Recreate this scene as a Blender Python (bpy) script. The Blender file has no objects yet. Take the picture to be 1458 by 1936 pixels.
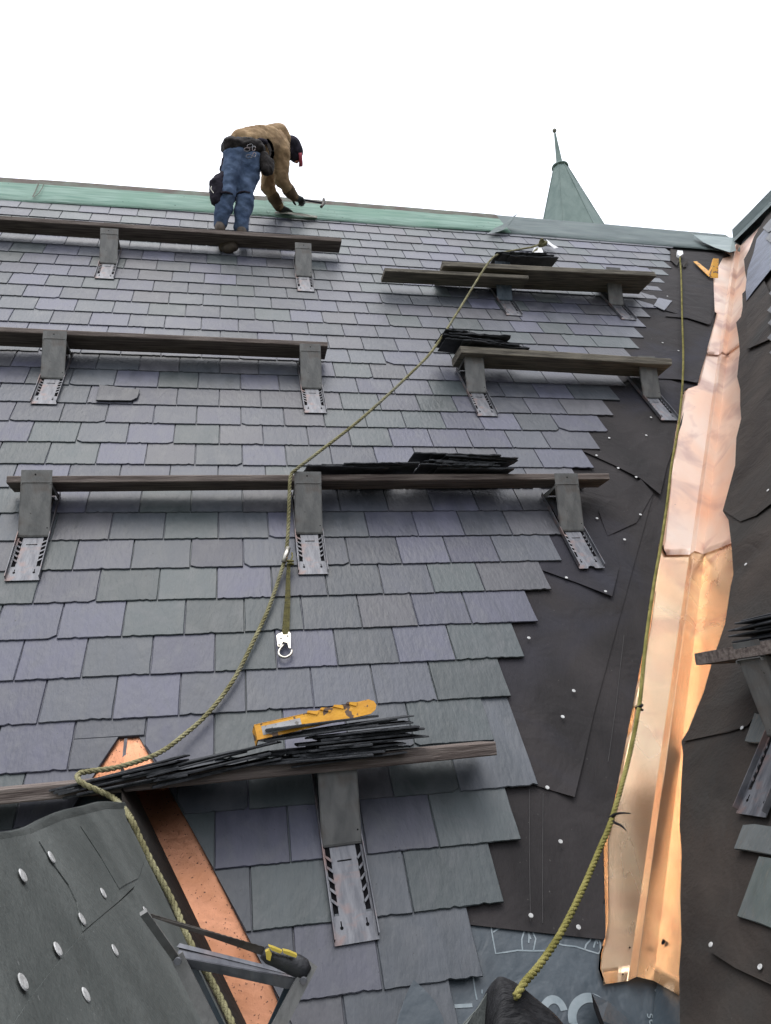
import bpy, bmesh, math, random
from mathutils import Vector, Matrix, noise
random.seed(7)
PI = math.pi
sc = bpy.context.scene
C = sc.collection

# ------------------------------------------------------------------ camera
F_PX, CX, CY = 1415.5, 729.0, 968.0          # focal length and centre of the 1458 x 1936 photograph
YAW, PIT, ROL = 0.212682, 0.280947, -0.064627
_f = Vector((math.sin(YAW)*math.cos(PIT), math.cos(YAW)*math.cos(PIT), math.sin(PIT)))
_r0 = Vector((math.cos(YAW), -math.sin(YAW), 0)); _u0 = _r0.cross(_f)
CR = _r0*math.cos(ROL) + _u0*math.sin(ROL); CU = _u0*math.cos(ROL) - _r0*math.sin(ROL)
cd = bpy.data.cameras.new('camera'); cam = bpy.data.objects.new('camera', cd); C.objects.link(cam)
cam.matrix_world = Matrix(((CR.x, CU.x, -_f.x, 0), (CR.y, CU.y, -_f.y, 0), (CR.z, CU.z, -_f.z, 0), (0, 0, 0, 1)))
cd.sensor_fit = 'VERTICAL'; cd.sensor_height = 36; cd.lens = F_PX/1936*36
cd.clip_start = 0.05; cd.clip_end = 3000
sc.camera = cam

# ------------------------------------------------------------------ sky, sun, exposure (bright overcast)
SUN_EL, SUN_AZ = math.radians(81), math.radians(205)      # azimuth clockwise from +Y
w = bpy.data.worlds.new('World'); sc.world = w; w.use_nodes = True
nt = w.node_tree; nt.nodes.clear()
out = nt.nodes.new('ShaderNodeOutputWorld'); bg = nt.nodes.new('ShaderNodeBackground')
sky = nt.nodes.new('ShaderNodeTexSky'); sky.sky_type = 'NISHITA'; sky.sun_disc = False
sky.sun_elevation = SUN_EL; sky.sun_rotation = SUN_AZ
tc = nt.nodes.new('ShaderNodeTexCoord'); sep = nt.nodes.new('ShaderNodeSeparateXYZ')
rmp = nt.nodes.new('ShaderNodeValToRGB')                  # cloud layer: brighter towards the zenith
rmp.color_ramp.elements[0].position = 0.0; rmp.color_ramp.elements[0].color = (6.0, 6.4, 7.2, 1)
rmp.color_ramp.elements[1].position = 1.0; rmp.color_ramp.elements[1].color = (28, 28.6, 30.6, 1)
e = rmp.color_ramp.elements.new(0.25); e.color = (10.4, 10.8, 11.8, 1)
mx = nt.nodes.new('ShaderNodeMix'); mx.data_type = 'RGBA'; mx.inputs['Factor'].default_value = 0.9
nt.links.new(tc.outputs['Generated'], sep.inputs[0]); nt.links.new(sep.outputs['Z'], rmp.inputs[0])
nt.links.new(sky.outputs[0], mx.inputs['A']); nt.links.new(rmp.outputs[0], mx.inputs['B'])
nt.links.new(mx.outputs['Result'], bg.inputs[0]); bg.inputs[1].default_value = 0.10
nt.links.new(bg.outputs[0], out.inputs[0])
sl = bpy.data.lights.new('sun', 'SUN'); sl.energy = 1.5; sl.angle = math.radians(30); sl.color = (1, .95, .88)
so = bpy.data.objects.new('sun', sl); C.objects.link(so)
_sd = Vector((math.sin(SUN_AZ)*math.cos(SUN_EL), math.cos(SUN_AZ)*math.cos(SUN_EL), math.sin(SUN_EL)))
so.rotation_euler = _sd.to_track_quat('Z', 'Y').to_euler(); so.location = _sd*40
sc.view_settings.view_transform = 'Standard'; sc.view_settings.look = 'None'
sc.view_settings.exposure = 0.0; sc.view_settings.gamma = 1.0
sc.render.resolution_x = 771; sc.render.resolution_y = 1024

# ------------------------------------------------------------------ planes of the place
def ray(x, y):
    d = CR*((x-CX)/F_PX) - CU*((y-CY)/F_PX) + _f
    return d
def frame(a, b, n, o):
    return Matrix(((a.x, b.x, n.x, o.x), (a.y, b.y, n.y, o.y), (a.z, b.z, n.z, o.z), (0, 0, 0, 1)))
PH = 0.979949; D = 2.45318
S1 = Vector((0, math.cos(PH), math.sin(PH))); N1 = Vector((0, -math.sin(PH), math.cos(PH)))
MAIN = frame(Vector((1, 0, 0)), S1, N1, N1*-D)            # local x along the courses, y up the slope, z out
BE = math.radians(52.9)
N2 = Vector((-math.sin(BE), 0, math.cos(BE))); S2 = Vector((math.cos(BE), 0, math.sin(BE)))
SIDE = frame(Vector((0, -1, 0)), S2, N2, N2*-1.483)
DE = math.radians(59.5)
N3 = Vector((math.sin(DE), 0, math.cos(DE))); S3 = Vector((-math.cos(DE), 0, math.sin(DE)))
DORM = frame(Vector((0, 1, 0)), S3, N3, N3*-0.354)
INV = {}
def on(M, x, y, h=0.0):
    """point of plane M (raised by h) seen at photo pixel x, y, in M's local coordinates"""
    k = id(M)
    if k not in INV: INV[k] = M.inverted()
    n = Vector((M[0][2], M[1][2], M[2][2])); o = Vector((M[0][3], M[1][3], M[2][3])) + n*h
    d = ray(x, y); t = o.dot(n)/d.dot(n)
    return INV[k] @ (d*t)
def won(M, x, y, h=0.0): return M @ on(M, x, y, h)
def atY(x, y, Y): d = ray(x, y); return d*(Y/d.y)
N0 = -0.024                                               # roof deck level under the slates
E0 = 0.2; OFF = 16.817

# ------------------------------------------------------------------ materials
def pm(name, c1, c2=None, scale=8, stretch=(1, 1, 1), rough=.6, metal=0, bump=0.0, bscale=40, spec=.5, spots=None, detail=6, rvar=.1, contrast=(.35, .65), tint=False, big=None, wr=None):
    m = bpy.data.materials.new(name); m.use_nodes = True
    t = m.node_tree; N = t.nodes; L = t.links
    b = N['Principled BSDF']
    co = N.new('ShaderNodeTexCoord'); mp = N.new('ShaderNodeMapping'); mp.inputs['Scale'].default_value = stretch
    L.new(co.outputs['Object'], mp.inputs[0])
    vec = mp.outputs[0]; obj = co.outputs['Object']
    if tint:
        at = N.new('ShaderNodeAttribute'); at.attribute_name = 'tint'
        ml = N.new('ShaderNodeVectorMath'); ml.operation = 'SCALE'; ml.inputs[0].default_value = (37, 91, 17)
        L.new(at.outputs['Alpha'], ml.inputs['Scale'])
        ad = N.new('ShaderNodeVectorMath'); ad.operation = 'ADD'
        L.new(co.outputs['Object'], ad.inputs[0]); L.new(ml.outputs[0], ad.inputs[1])
        L.new(ad.outputs[0], mp.inputs[0]); obj = ad.outputs[0]
    n1 = N.new('ShaderNodeTexNoise'); n1.inputs['Scale'].default_value = scale; n1.inputs['Detail'].default_value = detail
    n1.inputs['Distortion'].default_value = .4
    L.new(vec, n1.inputs['Vector'])
    mr = N.new('ShaderNodeMapRange'); mr.inputs[1].default_value = contrast[0]; mr.inputs[2].default_value = contrast[1]
    L.new(n1.outputs[0], mr.inputs[0])
    mix = N.new('ShaderNodeMix'); mix.data_type = 'RGBA'
    mix.inputs['A'].default_value = (*c1, 1); mix.inputs['B'].default_value = (*(c2 or c1), 1)
    L.new(mr.outputs[0], mix.inputs['Factor'])
    col = mix.outputs['Result']
    if tint:
        mu = N.new('ShaderNodeMix'); mu.data_type = 'RGBA'; mu.blend_type = 'MULTIPLY'; mu.inputs['Factor'].default_value = 1
        L.new(at.outputs['Color'], mu.inputs['A']); L.new(col, mu.inputs['B']); col = mu.outputs['Result']
    if big:                                                # large stains (scale, colour, amount)
        n3 = N.new('ShaderNodeTexNoise'); n3.inputs['Scale'].default_value = big[0]; n3.inputs['Detail'].default_value = 3
        n3.inputs['Distortion'].default_value = 1.2
        L.new(obj, n3.inputs['Vector'])
        m3 = N.new('ShaderNodeMapRange'); m3.inputs[1].default_value = .5; m3.inputs[2].default_value = .68; m3.inputs[4].default_value = big[2]
        L.new(n3.outputs[0], m3.inputs[0])
        x3 = N.new('ShaderNodeMix'); x3.data_type = 'RGBA'; x3.inputs['B'].default_value = (*big[1], 1)
        L.new(m3.outputs[0], x3.inputs['Factor']); L.new(col, x3.inputs['A']); col = x3.outputs['Result']
    if spots:                                              # small specks (scale, threshold, colour)
        n2 = N.new('ShaderNodeTexNoise'); n2.inputs['Scale'].default_value = spots[0]; n2.inputs['Detail'].default_value = 2
        L.new(obj, n2.inputs['Vector'])
        gt = N.new('ShaderNodeMapRange'); gt.inputs[1].default_value = spots[1]; gt.inputs[2].default_value = spots[1]+.03
        L.new(n2.outputs[0], gt.inputs[0])
        m2 = N.new('ShaderNodeMix'); m2.data_type = 'RGBA'; m2.inputs['B'].default_value = (*spots[2], 1)
        L.new(gt.outputs[0], m2.inputs['Factor']); L.new(col, m2.inputs['A']); col = m2.outputs['Result']
        if metal:
            mm = N.new('ShaderNodeMath'); mm.operation = 'MULTIPLY_ADD'; mm.inputs[1].default_value = -.7*metal; mm.inputs[2].default_value = metal
            L.new(gt.outputs[0], mm.inputs[0]); L.new(mm.outputs[0], b.inputs['Metallic'])
    L.new(col, b.inputs['Base Color'])
    if not (spots and metal): b.inputs['Metallic'].default_value = metal
    rr = N.new('ShaderNodeMapRange'); rr.inputs[3].default_value = max(0, rough-rvar); rr.inputs[4].default_value = min(1, rough+rvar)
    L.new(n1.outputs[0], rr.inputs[0]); L.new(rr.outputs[0], b.inputs['Roughness'])
    b.inputs['Specular IOR Level'].default_value = spec
    if bump:
        nb = N.new('ShaderNodeTexNoise'); nb.inputs['Scale'].default_value = bscale; nb.inputs['Detail'].default_value = 5
        L.new(vec, nb.inputs['Vector'])
        bp = N.new('ShaderNodeBump'); bp.inputs['Strength'].default_value = bump; bp.inputs['Distance'].default_value = .01
        L.new(nb.outputs[0], bp.inputs['Height']); L.new(bp.outputs[0], b.inputs['Normal'])
        if wr:
            nw = N.new('ShaderNodeTexNoise'); nw.inputs['Scale'].default_value = wr[0]; nw.inputs['Detail'].default_value = 2; nw.inputs['Distortion'].default_value = 2.0
            L.new(obj, nw.inputs['Vector'])
            b2 = N.new('ShaderNodeBump'); b2.inputs['Strength'].default_value = wr[1]; b2.inputs['Distance'].default_value = .03
            L.new(nw.outputs[0], b2.inputs['Height']); L.new(bp.outputs[0], b2.inputs['Normal']); L.new(b2.outputs[0], b.inputs['Normal'])
    return m
M = {}
M['slate'] = pm('slate', (.72, .74, .74), (1.18, 1.16, 1.16), 9, (1.6, .6, 1), .47, 0, .34, 34, .38, spots=(60, .74, (.03, .032, .035)), tint=True, rvar=.12, contrast=(.25, .75), big=(7, (.105, .108, .115), .30))
M['stack_slate'] = pm('stack_slate', (.028, .030, .033), (.06, .062, .066), 12, (1, 1, 1), .7, 0, .4, 40, .2)
M['felt'] = pm('roofing_felt', (.022, .020, .0205), (.038, .034, .0345), 3, (1, .5, 1), .75, 0, .25, 90, .14, big=(1.1, (.035, .036, .050), .6), wr=(3.5, .35), spots=(60, .75, (.09, .085, .08)))
M['felt_side'] = pm('roofing_felt_dark', (.024, .020, .018), (.046, .038, .033), 3, (1, 1, 1), .8, 0, .3, 80, .14, big=(1.5, (.032, .033, .032), .5), wr=(4, .35), spots=(60, .76, (.08, .075, .07)))
M['felt_chalk'] = pm('faded_chalk', (.024, .022, .023), (.042, .039, .039), 30, rough=.8)
M['felt_blue'] = pm('old_felt_blue', (.06, .072, .10), (.13, .145, .19), 5, (1, 2, 1), .55, 0, .5, 60, .4)
M['felt_grey'] = pm('grey_felt', (.078, .086, .081), (.122, .132, .125), 4, (1.4, .5, 1), .8, 0, .35, 120, .3, big=(2.2, (.062, .069, .065), .6), wr=(5, .12), spots=(90, .74, (.16, .165, .16)))
M['membrane'] = pm('blue_grey_membrane', (.034, .047, .058), (.052, .068, .082), 3, (1, 1, 1), .42, 0, .35, 18, .5, big=(2.5, (.028, .036, .045), .6), wr=(6, .22))
M['print'] = pm('white_print', (.17, .21, .23), (.25, .29, .31), 20, rough=.6)
M['copper'] = pm('new_copper', (1.0, .66, .41), (1.0, .79, .55), 2.2, (1.2, .5, 1), .26, .8, .05, 5, .5, spots=(55, .76, (.25, .10, .06)), rvar=.08, big=(2.6, (.78, .46, .33), .5))
M['copper_glare'] = pm('new_copper_with_glare', (1.0, .72, .55), (1.0, .85, .74), 2.2, (1.2, .5, 1), .32, .65, .05, 5, .5, spots=(55, .77, (.25, .10, .06)), rvar=.08, big=(2.6, (.66, .45, .39), .75))  # new copper with the overexposed sky reflection put into its colour
M['copper_dirty'] = pm('speckled_copper', (.42, .19, .10), (.66, .33, .20), 6, (1, 1, 1), .42, .9, .2, 30, .5, spots=(120, .66, (.12, .05, .03)))
M['patina'] = pm('green_patina', (.27, .44, .36), (.46, .62, .54), 4, (.7, 5, 1), .75, 0, .35, 24, .2, spots=(25, .73, (.09, .10, .085)), big=(1.3, (.31, .50, .40), .7))
M['patina_edge'] = pm('brown_weathered_copper', (.16, .12, .10), (.24, .27, .22), 6, (1, 1, 1), .75, 0, .3, 30)
M['patina_grey'] = pm('grey_green_copper', (.155, .205, .205), (.25, .305, .30), 4, (.7, 2, 1), .55, 0, .3, 12, .5, spots=(30, .73, (.07, .065, .06)))
M['spire'] = pm('spire_copper', (.10, .148, .135), (.155, .205, .188), 3, (1, 1, .4), .7, 0, .2, 10, .3, spots=(16, .7, (.08, .1, .09)))
M['steel'] = pm('galvanised_steel', (.085, .088, .10), (.165, .168, .182), 22, (2, .5, 1), .5, .55, .15, 60, .5, spots=(45, .74, (.12, .09, .08)), big=(11, (.20, .13, .115), .75))
M['steel_dull'] = pm('dull_grey_steel', (.125, .126, .122), (.19, .188, .18), 12, (2, .6, 1), .6, .25, .2, 60, .4, spots=(50, .73, (.04, .035, .03)), big=(8, (.13, .11, .095), .6))
M['steel_blue'] = pm('blue_black_steel', (.03, .045, .06), (.07, .09, .11), 12, (2, .6, 1), .5, .3, .2, 60, .4, big=(10, (.16, .17, .18), .6))
M['hole'] = pm('dark_opening', (.008, .008, .009), rough=.9, spec=.05)
M['wood'] = pm('weathered_plank', (.09, .07, .062), (.21, .175, .155), 7, (.6, 9, 9), .8, 0, .5, 30, .2)
M['wood_old'] = pm('old_grey_plank', (.10, .09, .075), (.25, .225, .18), 7, (.6, 9, 9), .85, 0, .7, 30, .2)
M['rope'] = pm('olive_rope', (.16, .145, .07), (.30, .28, .16), 14, rough=.85, bump=.6, bscale=260, spec=.2, big=(3, (.25, .25, .20), .6))
M['rope_y'] = pm('yellow_green_rope', (.15, .135, .035), (.27, .24, .08), 14, rough=.85, bump=.6, bscale=260, spec=.2, spots=(70, .66, (.07, .06, .02)))
M['rope_tip'] = pm('taped_rope_end', (.5, .5, .5), (.75, .75, .75), 30, rough=.5)
M['strap'] = pm('olive_webbing', (.10, .09, .03), (.20, .18, .06), 30, (1, 4, 1), .8, 0, .5, 200)
M['zinc'] = pm('zinc_plated_steel', (.34, .32, .28), (.55, .52, .46), 20, rough=.3, metal=.9)
M['yellow'] = pm('chipped_yellow_paint', (.55, .24, .008), (.68, .33, .012), 10, rough=.5, spots=(26, .58, (.10, .055, .03)), bump=.3, bscale=40)
M['label'] = pm('worn_white_label', (.26, .26, .26), (.42, .42, .42), 20, rough=.6, spots=(60, .60, (.18, .17, .15)))
M['black'] = pm('black_plastic', (.012, .012, .014), (.03, .03, .033), 20, rough=.4, bump=.3, bscale=60)
M['black_bag'] = pm('black_wet_cloth', (.006, .006, .007), (.018, .018, .02), 10, (1, 5, 1), rough=.6, bump=.6, bscale=45, spec=.3)
M['handle_y'] = pm('yellow_plastic', (.36, .27, .03), (.5, .38, .06), 20, rough=.45, spots=(50, .66, (.1, .08, .03)))
M['blade'] = pm('dark_saw_steel', (.045, .04, .035), (.10, .09, .08), 20, (1, 1, 1), .5, .5, .2, 60)
M['cap'] = pm('plastic_nail_cap', (.36, .36, .35), (.55, .55, .54), 60, rough=.5, bump=.2, bscale=200)
M['jacket'] = pm('tan_canvas', (.24, .155, .085), (.38, .265, .15), 7, rough=.9, bump=.6, bscale=26, spec=.15, big=(5, (.14, .09, .055), .5))
M['cuff'] = pm('dirty_canvas', (.08, .055, .035), (.17, .12, .075), 12, rough=.9, bump=.6, bscale=40, spec=.1)
M['jeans'] = pm('blue_denim', (.045, .07, .125), (.10, .14, .22), 9, rough=.9, bump=.6, bscale=28, spec=.15)
M['boot'] = pm('brown_boot', (.05, .038, .03), (.10, .075, .055), 20, rough=.7)
M['cloth_dark'] = pm('dark_cloth', (.014, .013, .018), (.035, .03, .042), 20, rough=.9, spec=.1, bump=.4, bscale=40)
M['glove'] = pm('dark_glove', (.03, .035, .035), (.06, .065, .06), 20, rough=.8)
M['red'] = pm('red_brim', (.26, .03, .05), (.36, .06, .08), 20, rough=.75)
M['skin'] = pm('skin', (.42, .22, .16), (.48, .27, .2), 12, rough=.6)
M['leather'] = pm('dark_leather', (.012, .010, .010), (.035, .03, .028), 20, rough=.7, spec=.12, bump=.4, bscale=40)
M['stone'] = pm('stone_wall', (.20, .18, .15), (.32, .29, .25), 5, rough=.85, bump=.5, bscale=14)
M['ground'] = pm('ground', (.06, .075, .04), (.12, .12, .08), .2, rough=.95)

# ------------------------------------------------------------------ mesh helpers
def new_obj(name, me, parent=None, mat=None):
    o = bpy.data.objects.new(name, me); C.objects.link(o)
    if mat is not None and me is not None: me.materials.append(M[mat] if isinstance(mat, str) else mat)
    if parent is not None: o.parent = parent
    return o
def build(name, bm, mat, parent=None, smooth=False):
    me = bpy.data.meshes.new(name)
    bmesh.ops.recalc_face_normals(bm, faces=bm.faces)
    if smooth:
        for f in bm.faces: f.smooth = True
    bm.to_mesh(me); bm.free()
    return new_obj(name, me, parent, mat)
def build_each(name, bm, mat, parent=None, smooth=False):
    """one object for every separate piece of the mesh"""
    todo = set(bm.verts); out = []
    while todo:
        st = [todo.pop()]; isl = set(st)
        while st:
            v = st.pop()
            for e in v.link_edges:
                q = e.other_vert(v)
                if q not in isl: isl.add(q); todo.discard(q); st.append(q)
        b2 = bmesh.new(); mp = {v: b2.verts.new(v.co) for v in isl}
        for f in {f for v in isl for f in v.link_faces}: b2.faces.new([mp[v] for v in f.verts])
        out.append(build(name, b2, mat, parent, smooth))
    bm.free(); return out
def tag(o, label, cat=None, group=None, kind=None):
    if label: o['label'] = label
    if cat: o['category'] = cat
    if group: o['group'] = group
    if kind: o['kind'] = kind
    return o
def empty(name, mw, label, cat, group=None):
    o = bpy.data.objects.new(name, None); C.objects.link(o); o.matrix_world = mw; o.empty_display_size = .1
    return tag(o, label, cat, group)
def box(bm, x0, x1, y0, y1, z0, z1, mw=None):
    vs = [bm.verts.new((x, y, z)) for z in (z0, z1) for y in (y0, y1) for x in (x0, x1)]
    for f in ((0, 2, 3, 1), (4, 5, 7, 6), (0, 1, 5, 4), (2, 6, 7, 3), (0, 4, 6, 2), (1, 3, 7, 5)): bm.faces.new([vs[i] for i in f])
    if mw is not None:
        for v in vs: v.co = mw @ v.co
    return vs
def slab(bm, pts, th, down=True):
    """closed solid from a ring of 3D points (top) dropped by vector th"""
    th = Vector(th)
    a = [bm.verts.new(p) for p in pts]; b = [bm.verts.new(Vector(p)+th) for p in pts]
    bm.faces.new(a); bm.faces.new(b[::-1])
    k = len(a)
    for i in range(k): bm.faces.new((a[i], a[(i+1) % k], b[(i+1) % k], b[i]))
def hexa(bm, p):          # eight points: bottom ring 0-3, top ring 4-7
    vs = [bm.verts.new(q) for q in p]
    for f in ((3, 2, 1, 0), (4, 5, 6, 7), (0, 1, 5, 4), (1, 2, 6, 5), (2, 3, 7, 6), (3, 0, 4, 7)): bm.faces.new([vs[i] for i in f])
def catmull(P, step):
    P = [Vector(p) for p in P]; Q = [P[0]*2-P[1]] + P + [P[-1]*2-P[-2]]; o = []
    for i in range(1, len(Q)-2):
        L = (Q[i+1]-Q[i]).length; k = max(1, int(L/step))
        for j in range(k):
            t = j/k; t2 = t*t; t3 = t2*t
            o.append(.5*((2*Q[i]) + (Q[i+1]-Q[i-1])*t + (2*Q[i-1]-5*Q[i]+4*Q[i+1]-Q[i+2])*t2 + (3*Q[i]-Q[i-1]-3*Q[i+1]+Q[i+2])*t3))
    o.append(P[-1]); return o
def frames(P):
    T = [(P[min(i+1, len(P)-1)]-P[max(i-1, 0)]).normalized() for i in range(len(P))]
    r = T[0].orthogonal().normalized(); out = []
    for t in T:
        r = (r - t*r.dot(t)).normalized(); out.append((t, r, t.cross(r)))
    return out
def tube(bm, P, rad, seg=8, cap=True):
    P = [Vector(p) for p in P]; fr = frames(P); rings = []
    for i, p in enumerate(P):
        R = rad[i] if isinstance(rad, (list, tuple)) else rad
        _, a, b = fr[i]
        rings.append([bm.verts.new(p + (a*math.cos(2*PI*k/seg) + b*math.sin(2*PI*k/seg))*R) for k in range(seg)])
    for i in range(len(P)-1):
        for k in range(seg): bm.faces.new((rings[i][k], rings[i][(k+1) % seg], rings[i+1][(k+1) % seg], rings[i+1][k]))
    if cap: bm.faces.new(rings[0][::-1]); bm.faces.new(rings[-1])
def rope_mesh(bm, pts, r, pitch=None, seg=6):
    P = catmull(pts, .006); fr = frames(P); pitch = pitch or r*7.0
    s = 0; ang = []
    for i in range(len(P)):
        if i: s += (P[i]-P[i-1]).length
        ang.append(2*PI*s/pitch)
    for k in range(3):
        Q = [P[i] + (fr[i][1]*math.cos(ang[i]+k*2*PI/3) + fr[i][2]*math.sin(ang[i]+k*2*PI/3))*r*.52 for i in range(len(P))]
        tube(bm, Q, r*.56, seg)
def rnd(a=1.0): return random.uniform(-a, a)

# ------------------------------------------------------------------ the ground far below
bm = bmesh.new(); bmesh.ops.create_grid(bm, x_segments=2, y_segments=2, size=1500)
g = build('ground', bm, 'ground'); g.location = (0, 0, -13); tag(g, None, kind='structure')

# ------------------------------------------------------------------ slates
def clip(poly, a, b, c):      # keep a*x + b*y >= c
    o = []; k = len(poly)
    for i in range(k):
        p, q = poly[i], poly[(i+1) % k]; dp = a*p[0]+b*p[1]-c; dq = a*q[0]+b*q[1]-c
        if dp >= 0: o.append(p)
        if (dp >= 0) != (dq >= 0):
            t = dp/(dp-dq); o.append((p[0]+(q[0]-p[0])*t, p[1]+(q[1]-p[1])*t))
    return o
def line(p, q):               # half plane to the left of p -> q
    a, b = -(q[1]-p[1]), q[0]-p[0]; return a, b, a*p[0]+b*p[1]
def outline(u0, u1, v0, v1, rag=.0014, chip=True):
    W = u1-u0; P = []
    k = 18; cl = cr = 0
    if chip and random.random() < .07: cl = random.uniform(.006, .028)
    if chip and random.random() < .07: cr = random.uniform(.006, .028)
    if chip and random.random() < .015: cl = .05
    P.append((u0+rnd(.001), v0+cl*.8))
    for i in range(1, k):
        t = i/k; x = u0+W*t
        if x < u0+cl or x > u1-cr: continue
        P.append((x, v0+rnd(rag)+ (random.uniform(.003, .007) if chip and random.random() < .06 else 0)))
    P.append((u1+rnd(.001), v0+cr*.8))
    for t in (.12, .25, .4, .6): P.append((u1+rnd(rag*.6), v0+(v1-v0)*t))
    P.append((u1, v1)); P.append((u0, v1))
    for t in (.6, .4, .25, .12): P.append((u0+rnd(rag*.6), v0+(v1-v0)*t))
    return P
TH = .0084
def add_slate(bm, lay, poly, nf, tint, th=TH, bev=.0022):
    """poly in plane coordinates, nf(u, v) the level of its underside"""
    if len(poly) < 3: return
    area = 0
    for i in range(len(poly)):
        p, q = poly[i], poly[(i+1) % len(poly)]; area += p[0]*q[1]-q[0]*p[1]
    if abs(area) < .0008: return
    cx = sum(p[0] for p in poly)/len(poly); cy = sum(p[1] for p in poly)/len(poly)
    top, mid, bot = [], [], []
    for (x, y) in poly:
        d = Vector((cx-x, cy-y)); d = d.normalized()*bev*random.uniform(.6, 1.6) if d.length > 1e-6 else d
        z = nf(x, y)
        top.append(bm.verts.new((x+d.x, y+d.y, z+th))); mid.append(bm.verts.new((x, y, z+th*.62))); bot.append(bm.verts.new((x+d.x*.4, y+d.y*.4, z)))
    fs = [bm.faces.new(top)]
    k = len(poly)
    for i in range(k):
        j = (i+1) % k
        fs.append(bm.faces.new((top[j], top[i], mid[i], mid[j]))); fs.append(bm.faces.new((mid[j], mid[i], bot[i], bot[j])))
    for f in fs:
        for l in f.loops: l[lay] = tint
PAL = [(.048, .060, .058), (.048, .054, .060), (.064, .065, .090), (.056, .060, .072), (.047, .058, .055), (.067, .067, .095), (.054, .057, .069), (.060, .060, .076), (.052, .058, .064), (.064, .062, .068)]
PAL = [(p[0]*.90+.0165, p[1]*.90+.0185, p[2]*.90+.0240) for p in PAL]
def tint_of(v=None):
    c = random.choice(PAL); k = random.uniform(.80, 1.20)
    return (c[0]*k, c[1]*k, c[2]*k, random.random())

def end_px(x, y): return on(MAIN, x, y)[0]
ENDS = {17: (1273.7, 509.6), 16: (1267.5, 522.7), 15: (1259, 536), 14: (1252.7, 550), 13: (1244, 565), 12: (1239.6, 580.5), 11: (1229.5, 598.4), 10: (1221, 617), 9: (1216, 636), 8: (1208, 657), 7: (1199, 680), 6: (1190, 702), 5: (1181, 725.7), 4: (1171, 753.6), 3: (1158.5, 782), 2: (1149.7, 814), 1: (1134, 846), 0: (1121, 880), -1: (1102, 919), -2: (1082, 961), -3: (1068, 1008), -4: (1064, 1061.6), -5: (1045, 1117.7), -6: (1018.7, 1177.5), -7: (993.7, 1244), -8: (966, 1314), -9: (934, 1396), -10: (1017, 1480), -11: (985, 1585), -12: (954.7, 1708), -13: (913, 1843), -14: (878, 1990)}
def UV(x, y, h=0.0): p = on(MAIN, x, y, h); return (p[0], p[1])
# cut lines round the dormer: its copper saddle and valley
CUT_R = [UV(262, 1389), UV(296, 1440), UV(370, 1575), UV(408, 1650), UV(478, 1784), UV(552, 1936), UV(640, 2110)]
CUT_L = [UV(224, 1393), UV(186, 1452)]
dl = Vector((CUT_L[1][0]-CUT_L[0][0], CUT_L[1][1]-CUT_L[0][1])); CUT_L.append((CUT_L[0][0]+dl.x*14, CUT_L[0][1]+dl.y*14))
V_TOP = CUT_R[0][1]
def rline_u(v, pts):
    for i in range(len(pts)-1):
        a, b = pts[i], pts[i+1]
        if a[1] >= v >= b[1]: t = (a[1]-v)/(a[1]-b[1]); return a[0]+(b[0]-a[0])*t
    return pts[-1][0] if v < pts[-1][1] else pts[0][0]

roof = empty('main_roof', MAIN, 'steep grey slate roof under repair, rising to a green copper ridge, with bare felt beside its copper valley', 'roof')
bm = bmesh.new(); lay = bm.loops.layers.float_color.new('tint')
LEN = 2.28*E0; W0 = .2505
for k in range(-16, 21):
    v0 = (k+OFF)*E0
    if k in ENDS: ue = end_px(*ENDS[k])
    elif k > 17: ue = end_px(*{18: (1290, 497), 19: (1276, 483), 20: (1276, 470)}[k])
    else: ue = end_px(*ENDS[-14]) - .08*(-14-k)
    # joints at a half bond that ends at the measured corner
    us = []; base = (.5*W0 if k % 2 else 0) + .06
    u = ue
    n = round((ue-base)/W0 - .5)
    nxt = base + n*W0
    if ue-nxt < .12: nxt -= W0
    us = [ue, nxt]
    while us[-1] > -3.6: us.append(us[-1]-W0)
    us = [us[0]] + [x+rnd(.007) for x in us[1:]]
    v1 = min(v0+LEN, 7.86)
    row_d = rnd(.0015)
    for i in range(len(us)-1):
        u1, u0 = us[i], us[i+1]+.0042
        vv = v0 + rnd(.0014) + row_d
        a = 2.0*TH; tl = rnd(.0010)
        nf = lambda x, y, vv=vv, a=a, tl=tl, u0=u0: N0 + max(0.0, a*(1-(y-vv)/LEN)) + tl*(x-u0)/.25
        poly = outline(u0, u1, vv, v1)
        tn = tint_of()
        if vv > V_TOP or u0 > 1.2 or vv < -2:
            add_slate(bm, lay, poly, nf, tn); continue
        # top part above the saddle
        if v1 > V_TOP and u1 > CUT_L[0][0]-.02 and u0 < CUT_R[0][0]+.02:
            hi = clip(poly, 0, 1, V_TOP); add_slate(bm, lay, hi, nf, tn)
            lo = clip(poly, 0, -1, -V_TOP)
        else: lo = poly
        # right of the valley: clip by each cut segment it meets
        vm = max(vv, -2)
        ur_top, ur_bot = rline_u(min(v1, V_TOP), CUT_R), rline_u(vm, CUT_R)
        if u1 > ur_top:
            q = lo
            if u0 < ur_bot+.02: q = clip(lo, *line((ur_bot, vm), (ur_top, min(v1, V_TOP)))) ; q = clip(lo, *[-t for t in line((ur_bot, vm), (ur_top, min(v1, V_TOP)))]) 
            add_slate(bm, lay, q, nf, tn)
        ul_top, ul_bot = rline_u(min(v1, V_TOP), CUT_L), rline_u(vm, CUT_L)
        if u0 < ul_top:
            q = lo
            if u1 > ul_bot-.02: q = clip(lo, *line((ul_bot, vm), (ul_top, min(v1, V_TOP))))
            add_slate(bm, lay, q, nf, tn)
slates = build('slate_covering', bm, 'slate', roof)

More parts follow.
